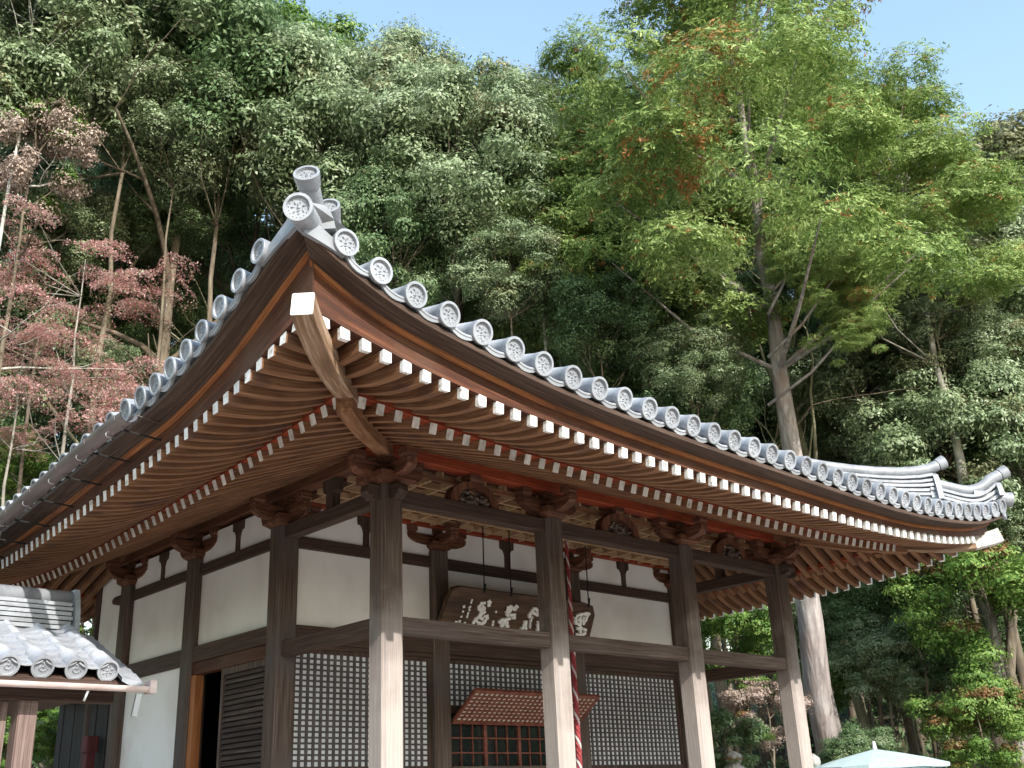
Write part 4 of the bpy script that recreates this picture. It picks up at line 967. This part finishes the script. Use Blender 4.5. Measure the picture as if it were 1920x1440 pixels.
def lantern(u, v, D, sc, lab):
    p = at(u, v, D); z1 = p[2]; g0 = hout(p[0], p[1]) if hout(p[0], p[1]) > .02 else .012
    t = thing('stone_lantern', lab, 'stone lantern', (p[0], p[1], g0)); z1 -= g0
    b = MB(); b.tube([(0, 0, 0), (0, 0, .2), (0, 0, .3)], [.32*sc, .30*sc, .18*sc], 6, smooth=False); b.tube([(0, 0, .3), (0, 0, z1-.95)], .11*sc, 10); b.build('shaft', STONE, t)
    b = MB(); b.tube([(0, 0, z1-.95), (0, 0, z1-.85), (0, 0, z1-.83), (0, 0, z1-.50)], [.14*sc, .26*sc, .17*sc, .17*sc], 6, smooth=False); b.build('fire_box', STONE, t)
    b = MB(); b.tube([(0, 0, z1-.50), (0, 0, z1-.44), (0, 0, z1-.30), (0, 0, z1-.22)], [.36*sc, .37*sc, .18*sc, .10*sc], 6, smooth=False); b.build('roof', STONE, t)
    b = MB(); b.tube([(0, 0, z1-.22), (0, 0, z1-.15), (0, 0, z1-.07), (0, 0, z1)], [.09*sc, .13*sc, .12*sc, .02*sc], 12); b.build('jewel', STONE, t)
lantern(1373, 1408, 18.5, 1.25, 'grey stone lantern whose rounded top shows between the two right porch posts')
lantern(1523, 1413, 17.5, .9, 'pale stone lantern close behind the rightmost porch post')

# ------------------------------------------------------------------ trees
def fastmesh(name, V, nper, mats, midx=None, smooth=False):
    N = len(V)//nper; me = bpy.data.meshes.new(name)
    me.vertices.add(len(V)); me.vertices.foreach_set('co', V.astype(np.float32).ravel())
    me.loops.add(len(V)); me.loops.foreach_set('vertex_index', np.arange(len(V), dtype=np.int32))
    me.polygons.add(N); me.polygons.foreach_set('loop_start', np.arange(0, len(V), nper, dtype=np.int32)); me.polygons.foreach_set('loop_total', np.full(N, nper, dtype=np.int32))
    for m in mats: me.materials.append(m)
    if midx is not None: me.polygons.foreach_set('material_index', midx.astype(np.int32))
    me.update(calc_edges=True); return me
def unit(a): return a/np.maximum(np.linalg.norm(a, axis=-1, keepdims=True), 1e-9)
def leaves(C, Nn, size, aspect, r):
    # rhombic leaves at C with normals Nn
    k = len(C); rnd = unit(r.normal(size=(k, 3))); T1 = unit(np.cross(Nn, rnd)); T2 = np.cross(Nn, T1)
    s = size*(.7+.6*r.random((k, 1))); a = T1*s*aspect; c_ = T2*s
    V = np.stack([C-c_*.9, C+a*.5, C+c_*1.1, C-a*.5], 1)
    return V.reshape(-1, 3)
def crown_broad(seed, nl, ncl=70, leaf=.030, squash=.8, csz=(.13, .29), lump=.80, mats=(None,), fall=.1, frac2=0.0):
    r = np.random.default_rng(seed)
    d = unit(r.normal(size=(ncl, 3))); d[:, 2] = np.where(r.random(ncl) < .68, np.abs(d[:, 2]), -np.abs(d[:, 2]))
    d = unit(d); rad = r.uniform(.50, .90, (ncl, 1)); C = d*rad*np.array([1, 1, squash])
    cr = r.uniform(csz[0], csz[1], ncl)
    w = cr**2; w /= w.sum(); idx = r.choice(ncl, nl, p=w)
    q = unit(r.normal(size=(nl, 3))); q[:, 2] = np.where(q[:, 2] < -.1, -q[:, 2]*r.choice([1, -1], nl, p=[.75, .25]), q[:, 2]); q = unit(q)
    # each clump is itself lumpy
    ph = r.uniform(0, 6.28, (ncl, 3)); bump = 1+.28*np.sin(q[:, 0]*5+ph[idx, 0])*np.sin(q[:, 1]*5+ph[idx, 1])+.18*np.sin(q[:, 2]*8+ph[idx, 2])+(r.random(nl) < .10)*r.uniform(0, .5, nl)
    rr = cr[idx][:, None]*(1-np.abs(r.normal(size=(nl, 1)))*.22)*bump[:, None]
    P = C[idx]+q*rr*np.array([1, 1, lump])
    Nn = unit(q*1.5+np.array([0, -.15, .35])+r.normal(size=(nl, 3))*.36)
    V = leaves(P, Nn, leaf, .9, r)
    mi = np.zeros(nl); 
    if frac2 > 0: mi[np.isin(idx, r.choice(ncl, max(1, int(ncl*frac2)), replace=False)) & (q[:, 2] > .2)] = 1
    return fastmesh('crown', V, 4, mats, mi), C
def crown_spray(seed, nsp, per, leaf, mats, taper=.55, tall=1.35, droop=.35, dead=.05):
    # cypress: flattened drooping sprays set around a tall uneven crown, leaving hollows
    r = np.random.default_rng(seed)
    ncl = 64; z = r.uniform(-1, 1, ncl); a = r.uniform(0, 6.28, ncl)
    R_ = (1-taper*np.clip(z*.5+.5, 0, 1)**1.3)*r.uniform(.45, .95, ncl)
    C = np.stack([R_*np.cos(a), R_*np.sin(a), z*tall], 1); cr = r.uniform(.16, .30, ncl)
    idx = r.integers(0, ncl, nsp); q = unit(r.normal(size=(nsp, 3))); q[:, 2] = np.abs(q[:, 2])*.9-.25; q = unit(q)
    base = C[idx]+q*cr[idx][:, None]*r.uniform(.5, 1.08, (nsp, 1))*np.array([1.15, 1.15, .75])
    out = unit(q*np.array([1, 1, .3])+r.normal(size=(nsp, 3))*.3); out[:, 2] -= droop; out = unit(out)
    up = unit(r.normal(size=(nsp, 3))*.35+np.array([0, 0, 1.0])); sidev = unit(np.cross(out, up)); nrm = np.cross(sidev, out)
    t = r.uniform(0, 1, (nsp, per, 1)); u = r.uniform(-1, 1, (nsp, per, 1))*(1.02-t*.75)
    Ls = leaf*5.6*(.7+.6*r.random((nsp, 1, 1)))
    P = base[:, None]+out[:, None]*t*Ls+sidev[:, None]*u*Ls*.55+np.array([0, 0, -1.])*(t**2)*Ls*.35
    P = P.reshape(-1, 3); n_ = np.repeat(unit(nrm)*.65+q*.9, per, 0)+r.normal(size=(nsp*per, 3))*.38
    V = leaves(P, unit(n_), leaf, .55, r)
    mi = np.repeat((r.random(nsp) < dead*.5) | np.isin(idx, r.choice(ncl, max(1, int(ncl*dead)), replace=False)) & (r.random(nsp) < .5), per)
    return fastmesh('crown', V, 4, mats, mi), C
def crown_maple(seed, nl, leaf, mats, nlay=24):
    r = np.random.default_rng(seed)
    C = np.stack([r.uniform(-1, 1, nlay), r.uniform(-.7, .7, nlay), r.uniform(-1.1, 1.0, nlay)], 1); cr = r.uniform(.22, .42, nlay)
    idx = r.choice(nlay, nl, p=cr**2/np.sum(cr**2)); a = r.uniform(0, 6.28, nl); rad = np.sqrt(r.random(nl))*cr[idx]
    st = 1+.3*np.sin(a*3+idx)+.2*np.sin(a*5+2*idx)
    x = rad*np.cos(a)*st; y = rad*np.sin(a)*st; tilt = r.uniform(-.35, .35, (nlay, 2))
    z = tilt[idx, 0]*x+tilt[idx, 1]*y-.35*(rad/cr[idx])**2*cr[idx]+r.normal(size=nl)*.014
    P = C[idx]+np.stack([x, y, z], 1); Nn = unit(np.array([0, 0, 1.0])+r.normal(size=(nl, 3))*.5)
    return fastmesh('crown', leaves(P, Nn, leaf, .8, r), 4, mats, r.random(nl) < .10), C
OAKS = [crown_broad(11+k, 96000, 100, .0190, .95, mats=(L_OAK, L_TAN), frac2=.12) for k in range(3)]
DARKS = [crown_broad(31+k, 80000, 90, .0205, .95, mats=(L_DARK, L_OAK), frac2=.2) for k in range(2)]
TANS = [crown_broad(41, 66000, 90, .0225, .95, mats=(L_TAN, L_OAK), frac2=.25)]
HINS = [crown_spray(51+k, 11500, 14, .0165, (L_HIN, L_DEAD)) for k in range(2)]
MAPS = [crown_maple(61, 30000, .0165, (L_MAP, L_OAK), 34)]
BRIS = [crown_broad(71, 42000, 60, .027, .9, mats=(L_BRI, L_OAK), frac2=.15)]
REDS = [crown_broad(81, 42000, 60, .027, .9, mats=(L_DARK, L_REDT), frac2=.15), crown_broad(83, 42000, 60, .025, .9, mats=(L_BRI, L_REDT), frac2=.35)]
PINK_ = [crown_broad(91, 30000, 40, .024, .9, mats=(L_PINK, L_BRI), frac2=.3)]
def grow(b, p, d, L_, r0, depth, rnd, bend=.25, kids=(2, 3), n=5, mi=0):
    P = [Vector(p)]; R_ = [r0]; d = Vector(d).normalized(); seg = 5
    for i in range(seg):
        d = (d+Vector((rnd.uniform(-bend, bend), rnd.uniform(-bend, bend), rnd.uniform(-bend*.5, bend*.7)))).normalized()
        P.append(P[-1]+d*L_/seg); R_.append(r0*(1-.62*(i+1)/seg))
    b.tube(P, R_, n, mi=mi, caps=False)
    if depth > 0:
        for k in range(rnd.randint(*kids)):
            i = rnd.randint(2, seg); a = rnd.uniform(0, 6.28); side_ = Vector((math.cos(a), math.sin(a), rnd.uniform(-.1, .7)))
            grow(b, P[i], d*.6+side_*.8, L_*rnd.uniform(.45, .7), R_[i]*.62, depth-1, rnd, bend, kids, n, mi)
TN = [0]
def tree(kind, lab, u, v, D, R_, lib, bark, rot=0, sz=(1, 1, 1), trunkr=.16, bare=0, cat='tree', name=None, group=None, gz_=None, lean=0, base_uv=None, tree_name=None):
    TN[0] += 1; rnd = random.Random(TN[0]*7)
    c = at(u, v, D); me, CC = lib[TN[0] % len(lib)] if len(lib) > 1 else lib[0]
    bx, by = (c[0], c[1])
    if base_uv: q = at(*base_uv); bx, by = q[0], q[1]
    g0 = hout(bx, by) if gz_ is None else gz_
    t = thing(name or kind, lab, cat, (bx, by, g0), group)
    off = Vector((c[0]-bx, c[1]-by, c[2]-g0))
    o = inst('crown' if cat == 'tree' else 'foliage', me, t, off, (0, 0, rot), (R_*sz[0], R_*sz[1], R_*sz[2]))
    b = MB(); top = off+Vector((0, 0, R_*sz[2]*.55)); mid = off-Vector((0, 0, R_*sz[2]*.55))
    P = [Vector((0, 0, -.3))]; n_ = 14
    for i in range(1, n_+1):
        f = i/n_; P.append(Vector((top.x*f**1.2+rnd.uniform(-.07, .07)*R_*.35*(f < 1), top.y*f**1.2+rnd.uniform(-.07, .07)*R_*.35, -.3+(top.z+.3)*f)))
    b.tube(P, [trunkr*(1.25 if i == 0 else 1)*(1-.9*i/n_) for i in range(n_+1)], 9, caps=False)
    Mz = Matrix.Rotation(rot, 3, 'Z')
    for k in range(0, len(CC), 4 if cat == 'tree' else 6):
        e = off+Vector((Mz @ Vector(tuple(CC[k])))*R_) if sz == (1, 1, 1) else off+Vector(Mz @ Vector((CC[k][0]*sz[0], CC[k][1]*sz[1], CC[k][2]*sz[2])))*R_
        zf = min(.95, max(.2, (e.z-R_*.28)/max(top.z, .1))); i = min(n_-1, max(1, int(zf*n_))); s_ = P[i]
        m_ = (s_+e)/2+Vector((rnd.uniform(-.1, .1), rnd.uniform(-.1, .1), -.08))*R_
        b.tube([s_, m_, e], [trunkr*.17, trunkr*.11, trunkr*.04], 4, caps=False)
    for k in range(bare):
        i = rnd.randint(n_//2, n_-3); a = rnd.uniform(0, 6.28)
        grow(b, P[i], (math.cos(a), math.sin(a), .3), R_*rnd.uniform(.6, .95), min(trunkr*.35, .07), 2, rnd)
    b.build('trunk' if cat == 'tree' else 'stem', bark, t)
    return t
# left and middle: broadleaf evergreens on the slope
T_ = [
 ('broadleaf_tree', 'grey-green evergreen with pale bare limbs at the top left corner', 60, 60, 24, 2.3, OAKS, BARKP, 6),
 ('broadleaf_tree', 'tall rounded grey-green evergreen right of the bare-limbed tree at upper left', 255, 60, 26, 3.0, OAKS, BARKP, 1),
 ('broadleaf_tree', 'evergreen with dark glossy crown above and left of the roof corner', 420, 170, 27, 2.9, DARKS, BARKD, 0),
 ('broadleaf_tree', 'bright green treetop breaking the skyline left of the sky gap', 560, 165, 33, 2.4, BRIS, BARKD, 0),
 ('broadleaf_tree', 'grey-green evergreen directly above the roof corner tiles', 585, 275, 27, 2.7, OAKS, BARKD, 0),
 ('broadleaf_tree', 'domed evergreen whose narrow top pokes into the sky', 765, 238, 29, 2.1, OAKS, BARKD, 0),
 ('broadleaf_tree', 'broad olive-topped evergreen in the dip of the skyline', 890, 300, 30, 2.5, TANS, BARKD, 0),
 ('broadleaf_tree', 'dense evergreen with lumpy crown right of the roof corner', 700, 345, 26, 2.5, OAKS, BARKD, 0),
 ('broadleaf_tree', 'grey-green evergreen filling the middle above the tile row', 850, 330, 25, 2.3, OAKS, BARKD, 0),
 ('broadleaf_tree', 'small evergreen low above the middle of the tile row', 740, 450, 24, 1.5, DARKS, BARKD, 0),
 ('broadleaf_tree', 'dark evergreen behind the red maple at far left', 30, 480, 27, 2.6, DARKS, BARKD, 0),
 ('broadleaf_tree', 'low dark evergreen under the maple beside the left eave', 60, 720, 27, 2.4, DARKS, BARKD, 0),
 ('broadleaf_tree', 'evergreen in deep shade between the maple and the roof corner', 330, 380, 30, 2.3, DARKS, BARKD, 2),
 ('broadleaf_tree', 'pale dusty-leaved small tree at the left edge', 60, 290, 23, 1.25, PINK_, BARKP, 1),
 ('broadleaf_tree', 'dark evergreen behind the big cypress, low in the middle', 1000, 520, 29, 2.5, DARKS, BARKD, 0),
 ('broadleaf_tree', 'shaded evergreen under the left side of the big cypress', 1180, 620, 27, 2.3, DARKS, BARKD, 1),
 ('broadleaf_tree', 'low shaded evergreen just above the roof left of the cypress trunk', 1260, 740, 25, 1.9, DARKS, BARKD, 0),
 ('broadleaf_tree', 'olive yellow-topped evergreen on the right skyline', 1870, 430, 30, 2.8, TANS, BARKD, 0),
 ('broadleaf_tree', 'grey-green evergreen at the right edge below the olive one', 1890, 560, 27, 2.3, OAKS, BARKD, 0),
 ('broadleaf_tree', 'evergreen with sunlit mounds above the right ridge ends', 1790, 850, 24, 2.1, OAKS, BARKD, 0),
 ('broadleaf_tree', 'rounded evergreen between the cypress trunk and the right ridge ends', 1600, 760, 27, 1.9, OAKS, BARKD, 0),
 ('broadleaf_tree', 'dark evergreen right of the roof tip', 1900, 800, 25, 1.9, DARKS, BARKD, 0),
 ('broadleaf_tree', 'shaded evergreen beyond the slender trunks on the right', 1720, 620, 31, 2.7, DARKS, BARKD, 0),
]
for k, (nm, lab, u, v, D, R_, lib, bark, bare) in enumerate(T_):
    tree(nm, lab, u, v, D, R_*1.12, lib, BARKW if k == 0 else BARKD, rot=k*1.3, bare=bare, sz=(1, 1, 1.12), trunkr=.09+.02*(k % 3), group='broadleaf evergreens on the slope')
# cypresses
big = tree('cypress_tree', 'huge sunlit cypress with a thick leaning grey trunk beside the porch', 1390, 165, 23.0, 3.75, HINS, BARK, rot=.4, sz=(1, 1, .95), trunkr=.35, bare=0, base_uv=(1560, 1440, 22.0), group='cypresses')
bo = Vector(big.location)
for (u, v, D, R_, rz) in ((1565, 520, 21.6, .95, 5.0), (1600, 610, 21.4, .55, 2.0), (1500, 440, 22.4, .8, 1.0)):
    q = Vector(at(u, v, D))-bo; inst('crown', HINS[1][0], big, q, (0, 0, rz), (R_, R_, R_*.9))
    st_ = Vector(at(1440, v+150, 22.0))-bo; b = MB(); b.tube([st_, (st_+q)/2+Vector((0, 0, -.15)), q, q+Vector((0, 0, R_*.7))], [.035, .03, .02, .01], 6); b.build('bough', BARK, big)
tree('cypress_tree', 'cypress forming the left flank of the bright green mass', 1110, 345, 27, 2.8, HINS, BARKP, rot=2.2, sz=(1, 1, .95), trunkr=.18, bare=0, group='cypresses')
tree('cypress_tree', 'cypress forming the right shoulder of the bright green mass', 1690, 365, 25.5, 2.8, HINS, BARKP, rot=4.0, sz=(1, 1, .85), trunkr=.18, bare=1, group='cypresses')
tree('cypress_tree', 'lower cypress boughs between the two left-hand cypresses', 1010, 400, 25.0, 1.4, HINS, BARKP, rot=1.0, sz=(1, 1, 1.1), trunkr=.10, bare=0, group='cypresses')
# maple
tree('maple_tree', 'lower red maple with pink layered sprays at the left edge above the eave', 40, 700, 22.0, 1.25, MAPS, BARKP, rot=2.0, sz=(1.2, 1, .9), trunkr=.08, bare=2, group='red maples')
tree('maple_tree', 'dusty pink maple with layered sprays left of the roof', 150, 580, 22.5, 1.75, MAPS, BARKP, sz=(1.05, 1, 1.25), trunkr=.09, bare=2, group='red maples')
# shrubs
SH = [
 ('flowering_shrub', 'bright green bush behind the middle of the right porch', 1380, 1190, 20, 1.05, BRIS, 'shrub'),
 ('flowering_shrub', 'dry pinkish seed-headed bush low behind the right porch posts', 1440, 1340, 19.5, .85, PINK_, 'shrub'),
 ('leafy_shrub', 'dark bush left of the thick cypress trunk foot', 1360, 1400, 19, .75, REDS, 'shrub'),
 ('leafy_shrub', 'large bush with reddish shoots at the right edge', 1850, 1130, 21, 1.75, REDS, 'shrub'),
 ('leafy_shrub', 'tall evergreen bush right of the roof tip in shade', 1700, 1080, 23, 1.5, DARKS, 'shrub'),
 ('leafy_shrub', 'green bush with browned tips at the lower right corner', 1840, 1370, 20, 1.3, REDS, 'shrub'),
 ('leafy_shrub', 'dark glossy bush just behind the parasol', 1615, 1440, 20.5, .85, DARKS, 'shrub'),
 ('leafy_shrub', 'shaded bush right of the thick cypress trunk', 1620, 1150, 24, 1.2, DARKS, 'shrub'),
 ('leafy_shrub', 'bright green bush seen between the gate post and the black boards', 115, 1370, 19.5, .72, BRIS, 'shrub'),
 ('leafy_shrub', 'green bush at the left edge above the lower tiles', 15, 880, 24, .95, BRIS, 'shrub'),
 ('leafy_shrub', 'sunlit bush seen through the small gate slats', 20, 1400, 20.5, .8, BRIS, 'shrub'),
 ('leafy_shrub', 'evergreen bush on the bank beyond the right eave', 1780, 980, 26, 1.6, DARKS, 'shrub'),
 ('leafy_shrub', 'sunlit bush on the bank right of the cypress trunk, above the parasol', 1655, 1240, 23, 1.15, OAKS, 'shrub'),
 ('leafy_shrub', 'dark bush on the bank between parasol and right edge', 1765, 1270, 23, 1.2, DARKS, 'shrub'),
 ('leafy_shrub', 'evergreen bush at the right edge just under the roof tip', 1895, 985, 24, 1.3, OAKS, 'shrub'),
 ('leafy_shrub', 'low bush directly right of the rightmost porch post', 1530, 1290, 24.5, 1.2, BRIS, 'shrub'),
 ('leafy_shrub', 'bush behind the rightmost porch post at beam height', 1470, 1130, 25, 1.4, OAKS, 'shrub'),
 ('leafy_shrub', 'green bush filling the gap under the right eave', 1600, 1020, 27, 1.5, DARKS, 'shrub'),
 ('leafy_shrub', 'sunlit bush above the right roof ridge between two slender trunks', 1560, 880, 28, 1.3, OAKS, 'shrub'),
 ('leafy_shrub', 'bush with glossy leaves behind the left end of the maple', 200, 730, 26, 1.3, OAKS, 'shrub'),
 ('leafy_shrub', 'bush low in the wood beside the left roof slope', 300, 610, 28, 1.3, DARKS, 'shrub'),
 ('leafy_shrub', 'bush peeping past the rear annex wall', 175, 1160, 21, .5, BRIS, 'shrub'),
]
for k, (nm, lab, u, v, D, R_, lib, cat) in enumerate(SH):
    tree(nm, lab, u, v, D, R_, lib, BARKD, rot=k*.9, trunkr=.06, cat=cat, name=nm, group='bushes around the hall')
 
for k, (u, v, D, R_, lib, lab) in enumerate([(955, 500, 23.6, 1.35, OAKS, 'small evergreen low in front of the left-hand cypress stems'), (1120, 590, 23.8, 1.5, DARKS, 'dark small evergreen just above the tile row in the middle'),
    (1300, 690, 23.4, 1.25, OAKS, 'small evergreen left of the thick cypress trunk, above the tile row'), (1240, 480, 25, 1.6, DARKS, 'shaded evergreen under the big cypress left of its trunk'), (1740, 560, 24.5, 1.4, OAKS, 'small evergreen in front of the right-hand cypress stem'),
    (1870, 700, 24.5, 1.6, OAKS, 'sunlit evergreen low at the right edge above the roof tip'), (330, 250, 25.5, 1.9, OAKS, 'evergreen bough mass left above the roof corner'), (100, 430, 25.5, 1.5, OAKS, 'small evergreen behind the top of the pink maple')]):
    tree('broadleaf_tree', lab, u, v, D, R_, lib, BARKD, rot=k*1.7, sz=(1.1, 1, .95), trunkr=.08, group='broadleaf evergreens on the slope')
# the wood behind, tree by tree
SKYL = [(-80, -150), (480, -20), (640, 90), (700, 100), (780, 130), (900, 150), (1000, 185), (1080, 110), (1180, 30), (1300, -60), (1560, -20), (1660, 110), (1780, 190), (1860, 230), (1980, 320)]
kk = 0; rf = random.Random(99)
for row in range(7):
    for u in range(-60, 2000, 118):
        vt = np.interp(u, [q[0] for q in SKYL], [q[1] for q in SKYL]); v = vt+(180 if u < 1050 or u > 1780 else 235)+row*150+rf.uniform(-35, 35)
        if v > 1330 or (u < 1300 and v > 1000+(-.1)*u and u > 200): continue
        if 100 < u < 1300 and v > 420+abs(u-565)*.5+150: continue
        D = 39-row*1.1+rf.uniform(-2, 2); uu = u+rf.uniform(-40, 40)
        if row == 0: lib = [OAKS, TANS, OAKS][kk % 3] if uu < 1050 or uu > 1780 else HINS
        else: lib = [DARKS, OAKS, DARKS][kk % 3]
        if row in (2, 3) and kk % 5 == 0: kk += 1; continue
        tree('wood_tree', 'leafy tree standing deep in the wood behind the hall', uu, v, D, rf.uniform(2.2, 2.8), lib, BARKD, rot=rf.uniform(0, 6), trunkr=.13, group='trees deep in the wood')
        kk += 1
# unseen trees added behind and beside the viewer to block low sky light
rf = random.Random(5)
for k in range(22):
    a = math.radians(118+k*11.4); R0 = 27+rf.uniform(-3, 4)
    x, y = -3+R0*math.cos(a), -4+R0*math.sin(a)
    me, CC = OAKS[k % 3]; t = thing('unseen_screen_tree', 'unseen evergreen tree added at the yard edge to block low sky light', 'tree', (x, y, 0.0), 'unseen trees added against low sky light')
    hgt = rf.uniform(6.0, 8.0); inst('crown', me, t, (0, 0, hgt*.56), (0, 0, k), (4.2, 4.2, hgt*.56))
    b = MB(); b.tube([(0, 0, -.2), (.1, 0, hgt*.4), (0, .1, hgt*.9)], [.26, .2, .06], 8); b.build('trunk', BARKD, t)
# bare trunks in the wood
TR = [(215, 640, 27, .12), (330, 560, 25, .20), (350, 480, 29, .13), (1295, 560, 27, .15), (1155, 520, 29, .13), (1690, 640, 26, .13), (1775, 640, 27, .15), (1860, 940, 24, .14), (1500, 700, 27, .13), (1250, 700, 30, .12), (880, 480, 28, .09), (1640, 880, 29, .10), (480, 420, 30, .14), (250, 500, 31, .13), (1420, 850, 29, .10), (1590, 500, 30, .1)]
TLAB = ['slender dark trunk rising behind the pink maple', 'thick twisting dark trunk left of the roof corner tiles', 'thin mossy trunk nearest the left of the roof corner', 'dark trunk under the big cypress, left of its thick trunk',
 'thin dark trunk standing in shade above the middle of the tile row', 'dark forked trunk right of the lowest cypress boughs', 'mossy trunk between the lowest cypress boughs and the right edge', 'dark twisted trunk at the right edge above the roof tip',
 'mossy trunk just right of the thick cypress trunk', 'dark trunk low behind the tile row left of the cypress', 'thin dark trunk above the tile row below the sky dip', 'dark trunk just above the right ridge',
 'mossy trunk rising behind the tall disc tile at the roof corner', 'dark upright trunk between maple and bare-limbed tree', 'thin dark stem against the thick cypress trunk, low down', 'dark thin stem half hidden by the lowest cypress boughs']
for k, (u, v, D, r0) in enumerate(TR):
    p = at(u, v, D); g0 = hout(p[0], p[1]); rnd = random.Random(k+50)
    t = thing('slender_tree', TLAB[k], 'tree', (p[0], p[1], g0), 'slender trunks in the wood')
    b = MB(); P = [Vector((0, 0, -.2))]; Ht = p[2]-g0+3.0
    for i in range(1, 8): P.append(P[-1]+Vector((rnd.uniform(-.42, .42), rnd.uniform(-.42, .42), Ht/7)))
    b.tube(P, [r0*(1-.55*i/7) for i in range(8)], 8, caps=False)
    for i in (3, 4, 5, 5, 6, 6):
        a = rnd.uniform(0, 6.28); grow(b, P[i], (math.cos(a)*.8, math.sin(a)*.8, .9), Ht*.28, r0*.42, 2, rnd, .28)
    b.build('trunk', [BARKD, BARKD][k % 2] if k % 4 else mat('mossy_bark', [(.12, .11, .07), (.22, .21, .13), (.34, .33, .24)], scale=(5, 5, 2), rough=.95, bump=.7), t)
    me, CC = DARKS[k % 2] if k % 3 else OAKS[k % 3]
    inst('crown', me, t, (P[-1].x, P[-1].y, Ht*.98), (0, 0, k), (1.5, 1.5, 1.2))
# ground cover on the bank
r = np.random.default_rng(5); nl = 90000
gxs = r.uniform(-22, 34, nl); gys = r.uniform(3, 38, nl)
hz = np.array([hout(a, c_) for a, c_ in zip(gxs, gys)]); keep = hz > .3; gxs, gys, hz = gxs[keep], gys[keep], hz[keep]
tuft = .5+.5*np.sin(gxs*1.7)*np.sin(gys*1.9+1)
P = np.stack([gxs, gys, hz+r.random(len(gxs))*.9*tuft], 1)
me = fastmesh('undergrowth', leaves(P, unit(r.normal(size=P.shape)+np.array([0, 0, .7])), .10, .8, r), 4, (L_DARK,))
o = bpy.data.objects.new('undergrowth', me); link(o); tag(o, 'low leafy undergrowth covering the wooded bank behind the hall', 'undergrowth', kind='stuff')
